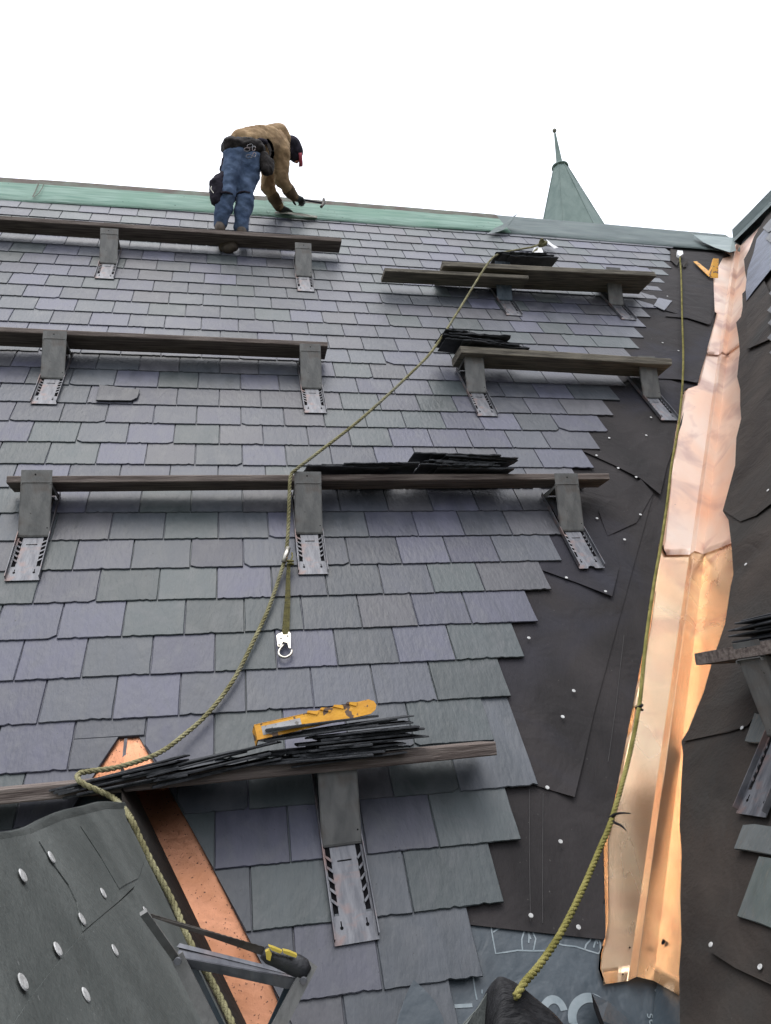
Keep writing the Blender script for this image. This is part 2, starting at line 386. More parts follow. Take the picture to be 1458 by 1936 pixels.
# layers under the slates
def sheet(name, M_, pts, mat, parent, h, th=.002, lift=None, label=None, px=True, wav=0.0):
    bm = bmesh.new(); P = []
    for i, q in enumerate(pts):
        l = (lift[i] if lift else 0)
        a = on(M_, q[0], q[1], h) if px else Vector((q[0], q[1], h))
        P.append(Vector((a[0], a[1], h+l)))
    slab(bm, P, (0, 0, -th))
    o = build(name, bm, mat, parent)
    if label: o['label'] = label
    return o
def sub_edge(pts, k=6, jit=2.0):
    """finely divided, slightly uneven version of a pixel outline"""
    o = []
    for i in range(len(pts)):
        a, b = pts[i], pts[(i+1) % len(pts)]
        for j in range(k):
            t = j/k; s = jit*math.sin(PI*t)
            o.append((a[0]+(b[0]-a[0])*t+rnd(s), a[1]+(b[1]-a[1])*t+rnd(s)))
    return o
VAL = [(1224, 1850), (1262, 1560), (1327, 1055), (1333, 950), (1360, 700), (1398, 460)]
def valley_u(v): return 1.254 + (v-.694)*.6295
bm = bmesh.new()
slab(bm, [Vector((-5, -2.4, N0-.004)), Vector((valley_u(-2.4)+.06, -2.4, N0-.004)), Vector((valley_u(7.95)+.02, 7.95, N0-.004)), Vector((-5, 7.95, N0-.004))], (0, 0, -.03))
mem = build('membrane', bm, 'membrane', roof); mem['label'] = 'blue grey membrane with white printing at the foot of the valley'
HF = N0+.001
sheet('felt_sheet', MAIN, [UV(700, 1715), UV(890, 1743), UV(1010, 1757), UV(1148, 1772), UV(1144, 1700), (valley_u(1.0)-.04, 1.0), (valley_u(7.9)-.02, 7.9), (-3, 7.9), (-3, 3.6), (.5, 2.3)], 'felt', roof, HF, lift=[0, .003, .003, .004, .002, 0, 0, 0, 0, 0], px=False)
def P2(l): return [UV(*q) for q in l]
def lip(name, pts, h, lifts, mat='felt', label=None):
    return sheet(name, MAIN, P2(pts), mat, roof, h, .0018, lifts, label, px=False)
lip('felt_sheet', [(905, 1440), (1017, 1482), (1052, 1492), (1087, 1506), (1106, 1430), (1124, 1349), (1180, 1140), (1237, 930), (1225, 800), (1000, 800), (880, 1200)], HF+.004, [0, .006, .004, .016, .008, .004, .002, .003, 0, 0, 0])
lip('felt_sheet', [(980, 1058), (1035, 1079), (1095, 1100), (1157, 1128), (1172, 1070), (1160, 1000), (1131, 962), (1000, 930)], HF+.008, [0, .008, .006, .018, .004, 0, .004, 0])
lip('felt_sheet', [(1060, 840), (1108, 853), (1160, 876), (1212, 905), (1248, 936), (1262, 880), (1290, 800), (1303, 728), (1200, 690), (1090, 760)], HF+.010, [0, .006, .004, .014, .018, .004, .004, 0, 0, 0])
lip('felt_sheet', [(1140, 740), (1200, 712), (1283, 716), (1319, 724), (1336, 670), (1352, 600), (1300, 560), (1200, 560)], HF+.013, [0, .004, .006, .012, .003, 0, 0, 0])
lip('felt_sheet', [(1190, 560), (1237, 580), (1290, 596), (1343, 614), (1352, 590), (1349, 520), (1372, 478), (1200, 470)], HF+.016, [0, .006, .008, .014, .003, 0, 0, 0])
lip('felt_patch', [(1131, 962), (1170, 935), (1212, 906), (1236, 930), (1205, 985), (1150, 1010)], HF+.012, [.010, .008, .012, 0, 0, 0])
# loose strip and light offcut beside the upper slates
lip('felt_strip', [(1258, 598), (1300, 602), (1341, 616), (1338, 611), (1300, 596), (1262, 592)], HF+.022, [.002, .006, .012, .012, .006, .002])

def cap_nail(M_, x, y, h, parent, r=.0125):
    bm = bmesh.new(); p = on(M_, x, y, h)
    bmesh.ops.create_cone(bm, cap_ends=True, segments=18, radius1=r, radius2=r*.86, depth=.0014)
    for f in list(bm.faces):
        if len(f.verts) > 10 and f.calc_center_median().z > 0:
            q = bmesh.ops.inset_individual(bm, faces=[f], thickness=r*.55); 
            pass
    for v in bm.verts: v.co += Vector((p[0], p[1], h+.0012))
    return build('cap_nail', bm, 'cap', parent)
for (x, y) in [(1128, 861), (1169, 885), (1203, 902), (1129, 980), (1211, 973), (1181, 1020), (1071, 1092), (1145, 1118), (1000, 1206), (1085, 1306), (1064, 1355), (1035, 1489), (1060, 1591), (1004, 1731), (1094, 1753), (1222, 823), (1152, 828), (1231, 789), (1253, 648), (1283, 663), (1262, 560)]:
    cap_nail(MAIN, x, y, HF+.022, roof, .0080)

# printing on the membrane
def ribbon(bm, pts, wd, h, M_=MAIN, ox=840, oy=1720, s=3.102):
    P = [on(M_, ox+x/s, oy+y/s, h) for x, y in pts]; P = [Vector((p[0], p[1], h)) for p in P]
    L, R = [], []
    for i, p in enumerate(P):
        t = (P[min(i+1, len(P)-1)]-P[max(0, i-1)]).normalized(); nrm = Vector((-t.y, t.x, 0))
        L.append(bm.verts.new(p+nrm*wd/2)); R.append(bm.verts.new(p-nrm*wd/2))
    for i in range(len(P)-1): bm.faces.new((L[i], L[i+1], R[i+1], R[i]))
bm = bmesh.new(); HP = N0-.0025
for pts in ([(262, 30), (270, 70), (285, 165), (302, 257), (360, 249), (430, 238), (520, 241), (590, 240)], [(655, 195), (700, 208), (770, 215), (840, 238), (905, 257), (925, 225)], [(466, 100), (468, 130), (455, 172), (456, 210), (460, 238)],
            [(505, 100), (517, 125), (537, 170), (530, 205), (523, 239)], [(468, 112), (480, 122), (492, 118), (500, 150), (508, 172)], [(492, 125), (498, 160), (495, 195)], [(287, 132), (315, 112), (345, 103), (365, 92)],
            [(868, 150), (855, 180), (832, 205), (823, 236)], [(900, 165), (885, 190), (876, 222)], [(905, 170), (915, 195), (918, 250)], [(895, 172), (900, 200)],
            [(168, 385), (176, 440), (184, 490), (192, 528)], [(222, 468), (222, 492)], [(8, 400), (30, 395), (60, 392)]):
    ribbon(bm, pts, .0045, HP)
build('membrane_print', bm, 'print', mem)['label'] = 'thin white outline drawing of houses'
bm = bmesh.new()
def arc(cx, cy, rx, ry, a0, a1, k=24): return [(cx+rx*math.cos(math.radians(a0+(a1-a0)*i/k)), cy+ry*math.sin(math.radians(a0+(a1-a0)*i/k))) for i in range(k+1)]
ribbon(bm, arc(640, 640, 70, 115, -20-60+55, -175, 20)[::-1], .022, HP+.0004)         # C
ribbon(bm, arc(640, 640, 70, 115, 175, 40, 16), .022, HP+.0004)
ribbon(bm, arc(850, 625, 100, 110, -30, -200, 24), .026, HP+.0004)                    # O / C
ribbon(bm, arc(850, 625, 100, 110, 160, 30, 16), .026, HP+.0004)
ribbon(bm, [(60, 566), (165, 560)], .010, HP+.0004)
ribbon(bm, [(1248, 492), (1370, 392)], .022, HP+.0004)
ribbon(bm, [(1332, 492), (1338, 545), (1355, 590), (1382, 625)], .022, HP+.0004)
build('membrane_print', bm, 'print', mem)['label'] = 'large white letters'
def text_on(M_, s, x, y, h, size, rot, parent, name='membrane_print', mat='print'):
    cu = bpy.data.curves.new(name, 'FONT'); cu.body = s; cu.size = size; cu.extrude = .0002; cu.align_x = 'CENTER'
    t = bpy.data.objects.new(name, cu); C.objects.link(t); bpy.context.view_layer.update()
    me = bpy.data.meshes.new_from_object(t); C.objects.unlink(t); bpy.data.objects.remove(t)
    p = on(M_, x, y, h)
    mt = Matrix.Translation((p[0], p[1], h+.0003)) @ Matrix.Rotation(rot, 4, 'Z')
    me.transform(mt); return new_obj(name, me, parent, mat)
text_on(MAIN, 'se', 1226, 1928, HP+.0006, .040, math.radians(-95), mem)
text_on(MAIN, 'ur', 1242, 1926, HP+.0006, .036, math.radians(-95), mem)

for pts in ([(1001, 1492), (1001, 1600), (1003, 1742)], [(1180, 1200), (1165, 1330), (1150, 1440)], [(1027, 1500), (1026, 1600), (1026, 1745)]):
    bm = bmesh.new(); ribbon(bm, pts, .0030, HF+.0062, MAIN, 0, 0, 1); build('chalk_line', bm, 'felt_chalk', roof)
# ------------------------------------------------------------------ copper valley (W shaped, three overlapping lengths)
def valley_sheet(v_lo, v_hi, left_px, h_lo, h_hi, parent):
    """left_px: outline of the left edge as (x, y) pixels on the main slope, from low to high"""
    L = [UV(*q) for q in left_px]
    bm = bmesh.new(); K = 46; rows_ = []
    for i in range(K+1):
        v = v_lo + (v_hi-v_lo)*i/K; t = i/K
        ul = L[0][0]
        for a, b in zip(L[:-1], L[1:]):
            if a[1] <= v <= b[1]: ul = a[0]+(b[0]-a[0])*(v-a[1])/(b[1]-a[1]+1e-9)
        if v > L[-1][1]: ul = L[-1][0]
        h = h_lo+(h_hi-h_lo)*t
        uc = valley_u(v); cen = MAIN @ Vector((uc, v, 0)); row = []
        for j in range(9):
            f = j/8; uu = ul+(uc-.062-ul)*f
            wv = .0026*noise.noise(Vector((uu*5, v*2.2, 3)))*(math.sin(PI*min(1, f*1.02)))
            row.append(MAIN @ Vector((uu, v, N0+h+wv+(.001 if j == 0 else 0)*(.5+.5*math.sin(v*7)))))
        row.append(MAIN @ Vector((uc-.044, v, N0+h+.026))); row.append(MAIN @ Vector((uc-.041, v, N0+h+.026)))
        base = SIDE.inverted() @ cen
        for j in range(7):
            f = j/6; aa = base[0] + .006 + .33*f
            wv = .0040*noise.noise(Vector((aa*5, v*2.2, 9)))*math.sin(PI*f)
            row.append(SIDE @ Vector((aa, base[1], N0+h+wv)))
        rows_.append([bm.verts.new(p) for p in row])
    for i in range(K):
        for j in range(len(rows_[0])-1):
            f = bm.faces.new((rows_[i][j], rows_[i][j+1], rows_[i+1][j+1], rows_[i+1][j])); f.smooth = j not in (8, 9, 10)
    for i in range(K):
        for j in (8, 9, 10, 11):
            e = bm.edges.get((rows_[i][j], rows_[i+1][j]))
            if e: e.smooth = False
    ex = bmesh.ops.solidify(bm, geom=list(bm.faces), thickness=.0012)
    o = build('valley_sheet', bm, 'copper')
    return o
v_a = UV(1215, 1848)[1]; v_b = UV(1290, 1047)[1]; v_c = UV(1350, 670)[1]; v_d = 7.62
vs = [valley_sheet(v_a, v_b+.10, [(1130, 1818), (1137, 1795), (1148, 1765), (1143, 1590), (1147, 1575), (1166, 1500), (1197, 1340), (1227, 1180), (1245, 1050), (1250, 1000)], .012, .008, roof),
      valley_sheet(v_b, v_c+.08, [(1252, 1038), (1262, 930), (1276, 830), (1291, 740), (1303, 728), (1319, 730), (1335, 668), (1338, 640)], .017, .011, roof),
      valley_sheet(v_c, v_d, [(1335, 668), (1356, 590), (1343, 585), (1349, 520), (1358, 487), (1385, 484)], .022, .012, roof)]
vs[1].data.materials[0] = M['copper_glare']; vs[2].data.materials[0] = M['copper_glare']  # upper two lengths: bright reflection painted in as a paler base colour
for o in vs:
    o.data.transform(MAIN.inverted()); o.parent = roof; o['label'] = 'bright new copper valley sheet with a raised centre rib'
# bottom hem tears and nail holes of the valley
bm = bmesh.new()
for (x, y, r) in [(1251, 1779, .011), (1288, 1582, .014), (1192, 1790, .003), (1179, 1840, .003)]:
    p = won(SIDE if x > 1236 else MAIN, x, y, 0)
    n = N2 if x > 1236 else N1; q = p + n*(N0+.016+.002)
    a = n.orthogonal().normalized(); b = n.cross(a)
    f = [bm.verts.new(q + (a*math.cos(t*PI/5)+b*math.sin(t*PI/5))*r*random.uniform(.7, 1.2)) for t in range(10)]
    bm.faces.new(f)

for o in build_each('sheet_hole', bm, 'hole'): o.data.transform(MAIN.inverted()); o.parent = vs[0]

# ------------------------------------------------------------------ ridge caps
ZR = (MAIN @ Vector((0, 7.93, 0))).z; YR = (MAIN @ Vector((0, 7.93, 0))).y
def ridge_cap(x0, x1, drop0, drop1, mat, h, name='ridge_cap', seams=(), top=7.97, wav=.008, back=True):
    bm = bmesh.new(); K = max(8, int((x1-x0)/.06)); rows_ = []
    for i in range(K+1):
        t = i/K; x = x0+(x1-x0)*t; dr = drop0+(drop1-drop0)*t
        wv = wav*noise.noise(Vector((x*2.3, h*50, 0)))
        zt = .010*noise.noise(Vector((x*1.1, 5, 0))) + .055*max(0, math.sin(PI*min(1, max(0, (x+2.3)/7.8))))
        r = [MAIN @ Vector((x, 7.93-dr+wv, N0+h+.016+wv)), MAIN @ Vector((x, 7.93-dr+.012+wv, N0+h+.026+wv))]
        for f in (.3, .55, .80):
            r.append(MAIN @ Vector((x, 7.93-(dr+zt)*(1-f)+zt, N0+h+.020+.006*noise.noise(Vector((x*3, f*4, 2))))))
        apex = MAIN @ Vector((x, 7.93+zt, N0+h+.02))
        r.append(apex); r.append(apex+Vector((0, .012, .016))); r.append(apex+Vector((0, .034, .018))); r.append(apex+Vector((0, .05, .0)))
        r.append(apex+Vector((0, .05+.25, -.38)))
        rows_.append([bm.verts.new(p) for p in r])
    for i in range(K):
        for j in range(len(rows_[0])-1):
            f = bm.faces.new((rows_[i][j], rows_[i][j+1], rows_[i+1][j+1], rows_[i+1][j]))
            f.material_index = 1 if 4 <= j <= 7 and mat == 'patina' else 0
            f.smooth = 1 <= j <= 4
    bmesh.ops.solidify(bm, geom=list(bm.faces), thickness=.0015)
    o = build(name, bm, mat); o.data.materials.append(M['patina_edge'])
    o.data.transform(MAIN.inverted()); o.parent = roof
    return o
xg = UV(955, 405)[0]
for i, (a, b, d0, d1, hh) in enumerate([(-4.6, -1.72, .60, .60, .004), (-1.78, .42, .60, .53, .008), (.36, 2.84, .53, .50, .012)]):
    ridge_cap(a, b, d0, d1, 'patina', hh)['label'] = 'pale green patinated copper ridge cap'
rc = ridge_cap(2.74, 5.62, .50, .55, 'patina_grey', .006, top=7.95); rc['label'] = 'dull grey ridge cap towards the valley'
# turned up end of the green cap, old slit seam and crumpled corner
bm = bmesh.new()
a = [won(MAIN, x, y, .03) for x, y in [(930, 441), (945, 437), (958, 428), (962, 418)]]
tipb = won(MAIN, 985, 403, .12)
pts1 = [won(MAIN, 922, 442, .03), won(MAIN, 948, 436, .05), won(MAIN, 968, 421, .09), won(MAIN, 984, 405, .14)]
pts2 = [won(MAIN, 936, 431, .04), won(MAIN, 953, 423, .06), won(MAIN, 968, 411, .10), won(MAIN, 980, 401, .15)]
A_ = [bm.verts.new(p) for p in catmull(pts1, .04)]; B_ = [bm.verts.new(p) for p in catmull(pts2, .04)]
k = min(len(A_), len(B_))
for i in range(k-1): bm.faces.new((A_[i], A_[i+1], B_[i+1], B_[i]))
bmesh.ops.solidify(bm, geom=list(bm.faces), thickness=.0015)
o = build('turned_up_flap', bm, 'patina_grey'); o.data.transform(MAIN.inverted()); o.parent = roof
def loop_on(name, pts, mat, h, w_=.006, label=None, M_=MAIN, par=None, ox=0, oy=0, s=1):
    bm = bmesh.new(); ribbon(bm, pts, w_, h, M_, ox, oy, s); bmesh.ops.solidify(bm, geom=list(bm.faces), thickness=.0008)
    o = build(name, bm, mat, par)
    if label: o['label'] = label
    return o
loop_on('seam_slit', [(62, 372), (67, 362), (72, 350), (74, 343), (84, 345), (95, 347)], 'patina_edge', .028, .012, par=roof)
loop_on('seam_slit', [(84, 346), (80, 355), (74, 365), (64, 373)], 'patina_edge', .028, .009, par=roof)
loop_on('seam_slit', [(532, 372), (536, 384), (548, 387), (575, 389)], 'patina_edge', .040, .010, par=roof)
# lead patch at the east end of the grey cap
bm = bmesh.new()
pp = [won(MAIN, x, y, hh) for x, y, hh in [(1310, 443, .05), (1345, 446, .06), (1386, 449, .06), (1392, 474, .05), (1380, 477, .06), (1352, 468, .05), (1330, 458, .045)]]
slab(bm, pp, N1*-.002)
o = build('crumpled_patch', bm, 'patina_grey'); o.data.transform(MAIN.inverted()); o.parent = roof

# body of the roof behind: back slope and gable end on the left
bm = bmesh.new()
ap = MAIN @ Vector((0, 7.93, N0-.03))
lowf = MAIN @ Vector((0, -2.4, N0-.05)); lowb = Vector((0, ap.y+(ap.y-lowf.y), lowf.z))
slab(bm, [Vector((-5, ap.y+.02, ap.z)), Vector((14, ap.y+.02, ap.z)), Vector((14, lowb.y, lowb.z)), Vector((-5, lowb.y, lowb.z))], (0, 0, -.05))
o = build('back_slope', bm, 'stack_slate'); o.data.transform(MAIN.inverted()); o.parent = roof; o['label'] = 'far slope of the roof behind the ridge'
bm = bmesh.new()
slab(bm, [Vector((-4.98, lowf.y+.1, lowf.z-.06)), Vector((-4.98, lowb.y-.1, lowf.z-.06)), Vector((-4.98, ap.y, ap.z-.1))], (.3, 0, 0))
box(bm, -4.98, 8, lowf.y+.15, lowf.y+.5, -13, lowf.z-.08); box(bm, -4.98, 8, lowb.y-.5, lowb.y-.15, -13, lowf.z-.08); box(bm, -4.98, -4.6, lowf.y+.51, lowb.y-.51, -13, lowf.z-.08)
o = build('wall', bm, 'stone'); o.data.transform(MAIN.inverted()); o.parent = roof; o['label'] = 'stone wall below the roof'

# ------------------------------------------------------------------ side roof (cross gable on the right)
side = empty('side_roof', SIDE, 'right hand cross roof covered in dark torn felt, with a few slates laid near its foot', 'roof')
IS = SIDE.inverted()
edge = [(1426, 448), (1417, 474), (1408, 492), (1409, 512), (1412, 530), (1410, 550), (1404, 558), (1405, 580), (1403, 600), (1395, 610), (1397, 640), (1400, 668), (1396, 680), (1397, 712), (1400, 738), (1399, 765), (1402, 792), (1394, 828), (1391, 880), (1384, 930), (1368, 967), (1379, 985), (1384, 1040), (1388, 1085), (1386, 1110), (1372, 1180), (1352, 1250), (1332, 1310), (1312, 1362), (1301, 1385), (1293, 1402), (1296, 1430), (1293, 1480), (1291, 1560), (1292, 1620), (1290, 1700), (1292, 1780), (1288, 1840), (1286, 1936), (1280, 2050)]
ridge_h = (IS @ Vector((5.66, 0, ZR)))[1]
loc = []
for i, (x, y) in enumerate(edge):
    p = on(SIDE, x, y, N0+.03); loc.append((p[0]+rnd(.006), p[1]+rnd(.006)))
poly = [Vector((p[0], p[1], N0+.030+.012*random.random())) for p in loc]
far = [Vector((1.5, loc[-1][1], N0+.030)), Vector((1.5, ridge_h-.02, N0+.03)), Vector((loc[0][0], ridge_h-.02, N0+.03))]
bm = bmesh.new(); slab(bm, poly+far, (0, 0, -.002)); build('felt_sheet', bm, 'felt_side', side)['label'] = 'black brown felt with a torn edge along the copper'
# deck below
bm = bmesh.new()
dk = [Vector((on(SIDE, 1398, 460)[0]-.05, ridge_h, N0-.004)), Vector((3.2, ridge_h, N0-.004)), Vector((3.2, -2.6, N0-.004))]
for v in (-2.3, .694, 3.0, 5.5, 7.7):
    c = IS @ (MAIN @ Vector((valley_u(v), v, 0))); dk.append(Vector((c[0], c[1], N0-.004)))
slab(bm, dk, (0, 0, -.03)); build('membrane', bm, 'membrane', side)
for pts, h in (([(1293, 1403), (1340, 1393), (1380, 1385), (1416, 1374), (1430, 1350), (1600, 1180), (1600, 900), (1390, 1090), (1372, 1180), (1352, 1250), (1332, 1310), (1303, 1380)], .044),
               ([(1344, 1800), (1390, 1830), (1458, 1862), (1600, 1920), (1650, 1600), (1460, 1640), (1380, 1700)], .044),
               ([(1368, 966), (1400, 986), (1430, 975), (1458, 955), (1640, 850), (1640, 620), (1400, 800), (1390, 880)], .040),
               ([(1412, 562), (1425, 540), (1440, 520), (1458, 560), (1458, 640), (1412, 660)], .060)):
    P = []
    for i, q in enumerate(pts):
        p = on(SIDE, q[0], q[1], N0+h); P.append(Vector((p[0], p[1], N0+h+(.007 if i < 4 else 0)*random.random())))
    bm = bmesh.new(); slab(bm, P, (0, 0, -.002)); build('felt_sheet', bm, 'felt_side', side)
P = [on(SIDE, x, y, N0+.066) for x, y in [(1432, 452), (1425, 480), (1414, 510), (1410, 545), (1412, 569), (1425, 553), (1458, 512), (1500, 470), (1500, 390), (1450, 430)]]
bm = bmesh.new(); slab(bm, [Vector((p[0], p[1], N0+.066+.01*random.random())) for p in P], (0, 0, -.002))
build('felt_sheet', bm, 'felt_blue', side)['label'] = 'blue grey weathered old underlay below the ridge'
for (x, y) in [(1344, 1786), (1437, 1828), (1410, 1067), (1403, 1376), (1452, 927)]: cap_nail(SIDE, x, y, N0+.050, side, .008)
# slates on the side roof
bm = bmesh.new(); lay = bm.loops.layers.float_color.new('tint')
def side_slate(pts, h, tn=None):
    P = [on(SIDE, x, y, h) for x, y in pts]
    add_slate(bm, lay, [(p[0], p[1]) for p in P], lambda x, y: h, tn or tint_of(), th=.008)
side_slate([(1391, 1607), (1410, 1609), (1435, 1614), (1458, 1618), (1560, 1640), (1560, 1580), (1430, 1560), (1408, 1562)], N0+.052, (.10, .11, .11, .3))
side_slate([(1397, 1735), (1420, 1742), (1440, 1749), (1458, 1756), (1560, 1800), (1560, 1640), (1439, 1621), (1418, 1678)], N0+.048, (.085, .10, .095, .6))
side_slate([(1411, 1404), (1430, 1407), (1448, 1405), (1470, 1360), (1430, 1350)], N0+.050, (.09, .10, .10, .1))
for (x, y) in [(1443, 432), (1448, 452), (1455, 556), (1452, 588), (1453, 612), (1452, 640), (1456, 668)]:
    side_slate([(x, y), (x+10, y+8), (x+60, y-10), (x+60, y-60), (x+14, y-16)], N0+.075+.01*random.random(), (.04, .042, .047, random.random()))
build('slate_covering', bm, 'slate', side)
# its ridge cap running towards the camera
bm = bmesh.new()
YJ = YR-.02
for (y0, y1, d) in ((YJ, 3.1, 0), (3.15, -1.5, .006)):
    ws = []
    for k in range(13):
        y = y0+(y1-y0)*k/12; wz = .008*noise.noise(Vector((y*2, 7, d)))
        ws.append([bm.verts.new(q) for q in (SIDE @ Vector((-y, ridge_h-.17+wz, N0+.08+d)), SIDE @ Vector((-y, ridge_h-.03, N0+.085+d)), Vector((5.70, y, ZR+.07+wz)), Vector((5.735, y, ZR+.07+wz)), Vector((5.95, y, ZR-.2)))])
    for i in range(12):
        for j in range(4): bm.faces.new((ws[i][j], ws[i][j+1], ws[i+1][j+1], ws[i+1][j]))
bmesh.ops.solidify(bm, geom=list(bm.faces), thickness=.002)
o = build('ridge_cap', bm, 'patina_grey'); o.data.transform(IS); o.parent = side; o['label'] = 'grey green ridge cap'
bm = bmesh.new()
slab(bm, [Vector((5.72, YR, ZR-.02)), Vector((5.72, -3.2, ZR-.02)), Vector((12.6, -3.2, ZR-9.1)), Vector((12.6, YR, ZR-9.1))], (0, 0, -.05))
o = build('back_slope', bm, 'stack_slate'); o.data.transform(IS); o.parent = side

# ------------------------------------------------------------------ dormer at the lower left
dor = empty('dormer_roof', DORM, 'small dormer roof wrapped in dusty grey felt at the lower left, dotted with white nail caps', 'dormer')
ID = DORM.inverted()
def DP(l, h): return [on(DORM, x, y, h) for x, y in l]
top = [(-160, 1640), (-60, 1590), (0, 1574), (30, 1570), (60, 1563), (95, 1545), (130, 1531), (165, 1523), (200, 1514), (236, 1516)]
right = [(255, 1560), (275, 1612), (300, 1668), (325, 1718), (345, 1762), (375, 1826), (410, 1896), (432, 1940), (470, 2020)]
bm = bmesh.new()
Tp = [DORM @ Vector((p[0], p[1], .004)) for p in DP(top, 0)]; Rt = [DORM @ Vector((p[0], p[1], .002)) for p in DP(right, 0)]
# grid from the ridge edge down to the right / lower edge
K = 40; J = 34
tops = catmull(Tp, .02); rts = catmull([Tp[-1]]+Rt, .02)
def samp(L, t):
    f = t*(len(L)-1); i = min(int(f), len(L)-2); return L[i].lerp(L[i+1], f-i)
low = DORM @ Vector((on(DORM, 470, 2020)[0], on(DORM, 470, 2020)[1], 0)); lowl = DORM @ Vector(((ID @ Tp[0])[0], on(DORM, 470, 2020)[1], 0))
cols = []
for i in range(K+1):
    t = i/K; a = samp(tops, t); c = []
    # the bottom end of each column lies on the path: lower left, then up the right edge
    b = lowl.lerp(low, min(1, t/.45)) if t < .45 else samp(rts[::-1], (t-.45)/.55)
    for j in range(J+1):
        s = j/J; p = a.lerp(b, s)
        l = ID @ p
        n_ = .0015*noise.noise(Vector((l[0]*3, l[1]*3, 1))) + .0012*noise.noise(Vector((l[0]*9+l[1]*4, l[1]*2, 4)))
        c.append(bm.verts.new(DORM @ Vector((l[0], l[1], n_ - .004*max(0, 1-s*12)))))
    # roll over the ridge
    p = c[0].co.copy(); extra = [bm.verts.new(p+Vector(q)) for q in ((-.012, 0, .002), (-.03, 0, -.012), (-.06, 0, -.06), (-.40, 0, -.66))]
    cols.append(extra[::-1]+c)
for i in range(K):
    for j in range(len(cols[0])-1):
        try: f = bm.faces.new((cols[i][j], cols[i][j+1], cols[i+1][j+1], cols[i+1][j])); f.smooth = True
        except ValueError: pass
bmesh.ops.solidify(bm, geom=list(bm.faces), thickness=-.002)
o = build('felt_sheet', bm, 'felt_grey', None); o.data.transform(ID); o.parent = dor
def dsheet(pts, h, lifts=None, th=.0016):
    P = [on(DORM, x, y, h) for x, y in pts]
    bm = bmesh.new(); slab(bm, [Vector((p[0], p[1], h+(lifts[i] if lifts else 0))) for i, p in enumerate(P)], (0, 0, -th))
    return build('felt_sheet', bm, 'felt_grey', dor)
dsheet([(22, 1940), (60, 1884), (100, 1832), (158, 1763), (190, 1735), (225, 1706), (252, 1682), (266, 1650), (275, 1621), (300, 1672), (345, 1766), (410, 1900), (428, 1940), (200, 2100)], .0045, [.001]*14)
dsheet([(75, 1590), (98, 1628), (130, 1672), (146, 1705), (158, 1760), (190, 1733), (226, 1703), (262, 1668), (277, 1622), (258, 1575), (235, 1545), (160, 1556), (110, 1572)], .0050)
dsheet([(153, 1562), (190, 1618), (226, 1680), (238, 1672), (262, 1660), (276, 1619), (256, 1574), (236, 1545), (190, 1552)], .0066)
dsheet([(-70, 1610), (0, 1588), (60, 1576), (120, 1550), (200, 1530), (236, 1530), (262, 1580), (200, 1740), (100, 1850), (24, 1945), (-20, 2010), (-220, 2010)], .0028)
for (x, y) in [(43, 1656), (97, 1621), (195, 1689), (155, 1738), (109, 1795), (217, 1797), (43, 1857), (162, 1881), (275, 1723), (289, 1741), (-30, 1760)]:
    cap_nail(DORM, x, y, .0062, dor, .0115)
# dark apron between felt and valley, and the left slope and cheeks
Vd = lambda v: (-.176-.489*(v-1.167))
bm = bmesh.new()
va = [MAIN @ Vector((Vd(v), v, N0+.004)) for v in (1.60, 1.3, .9, .5, 0.0, -.5)]
inner = [Tp[-1]+Vector((-.03, .02, -.01))] + [q+Vector((-.04, 0, -.03)) for q in (Rt[1], Rt[3], Rt[6], Rt[8], Rt[8]+Vector((.2, -.2, -.35)))]
inner = [ID @ p for p in inner]; inner = [DORM @ Vector((p[0], p[1], -.008)) for p in inner]
for i in range(5):
    hexa(bm, [va[i]+Vector((0, 0, -.02)), inner[i]+Vector((0, 0, -.02)), inner[i+1]+Vector((0, 0, -.02)), va[i+1]+Vector((0, 0, -.02)), va[i], inner[i], inner[i+1], va[i+1]])
bmesh.ops.remove_doubles(bm, verts=bm.verts, dist=.0005)
o = build('felt_apron', bm, 'felt_side'); o.data.transform(ID); o.parent = dor
bm = bmesh.new()
rx, rz = Tp[-1].x, Tp[-1].z
slab(bm, [Vector((rx-.02, 2.9, rz-.02)), Vector((rx-.02, .3, rz-.02)), Vector((rx-.62, .3, rz-1.02)), Vector((rx-.62, 2.55, rz-1.02))], (0, 0, -.02))
o = build('left_slope', bm, 'felt_side'); o.data.transform(ID); o.parent = dor
# dormer valley and saddle of speckled copper
bm = bmesh.new(); IM = MAIN.inverted()
vv = [1.60, 1.45, 1.3, 1.167, 1.0, .86, .72, .5, .2, -.2]
Ls, Rs = [], []
for v in vv:
    Ls.append(bm.verts.new((Vd(v)-.004, v, N0+.006))); Rs.append(bm.verts.new((rline_u(v, CUT_R)+.03, v, N0+.004)))
for i in range(len(vv)-1): bm.faces.new((Ls[i], Ls[i+1], Rs[i+1], Rs[i]))
bmesh.ops.solidify(bm, geom=list(bm.faces), thickness=.001)
build('valley_sheet', bm, 'copper_dirty', None); o = bpy.data.objects['valley_sheet.003'] if 'valley_sheet.003' in bpy.data.objects else C.objects[-1]
o.data.transform(ID @ MAIN); o.parent = dor; o['label'] = 'orange copper dormer valley speckled with grit'
bm = bmesh.new()
cut = [(-.43, 1.705), (-.30, 1.705), (-.18, 1.47), (-.374, 1.50), (-.60, 1.47)]
mid_t, mid_b = Vector((-.372, 1.705, N0+.006)), Vector((-.374, 1.48, N0+.03))
a = bm.verts.new(mid_t); b = bm.verts.new(mid_b)
l1, l2 = bm.verts.new((-.45, 1.705, N0+.006)), bm.verts.new((-.60, 1.45, N0+.006)); r1, r2 = bm.verts.new((-.29, 1.705, N0+.006)), bm.verts.new((-.14, 1.45, N0+.006))
bm.faces.new((a, l1, l2, b)); bm.faces.new((a, b, r2, r1)); bmesh.ops.solidify(bm, geom=list(bm.faces), thickness=.001)
o = build('saddle_flashing', bm, 'copper_dirty'); o.data.transform(ID @ MAIN); o.parent = dor
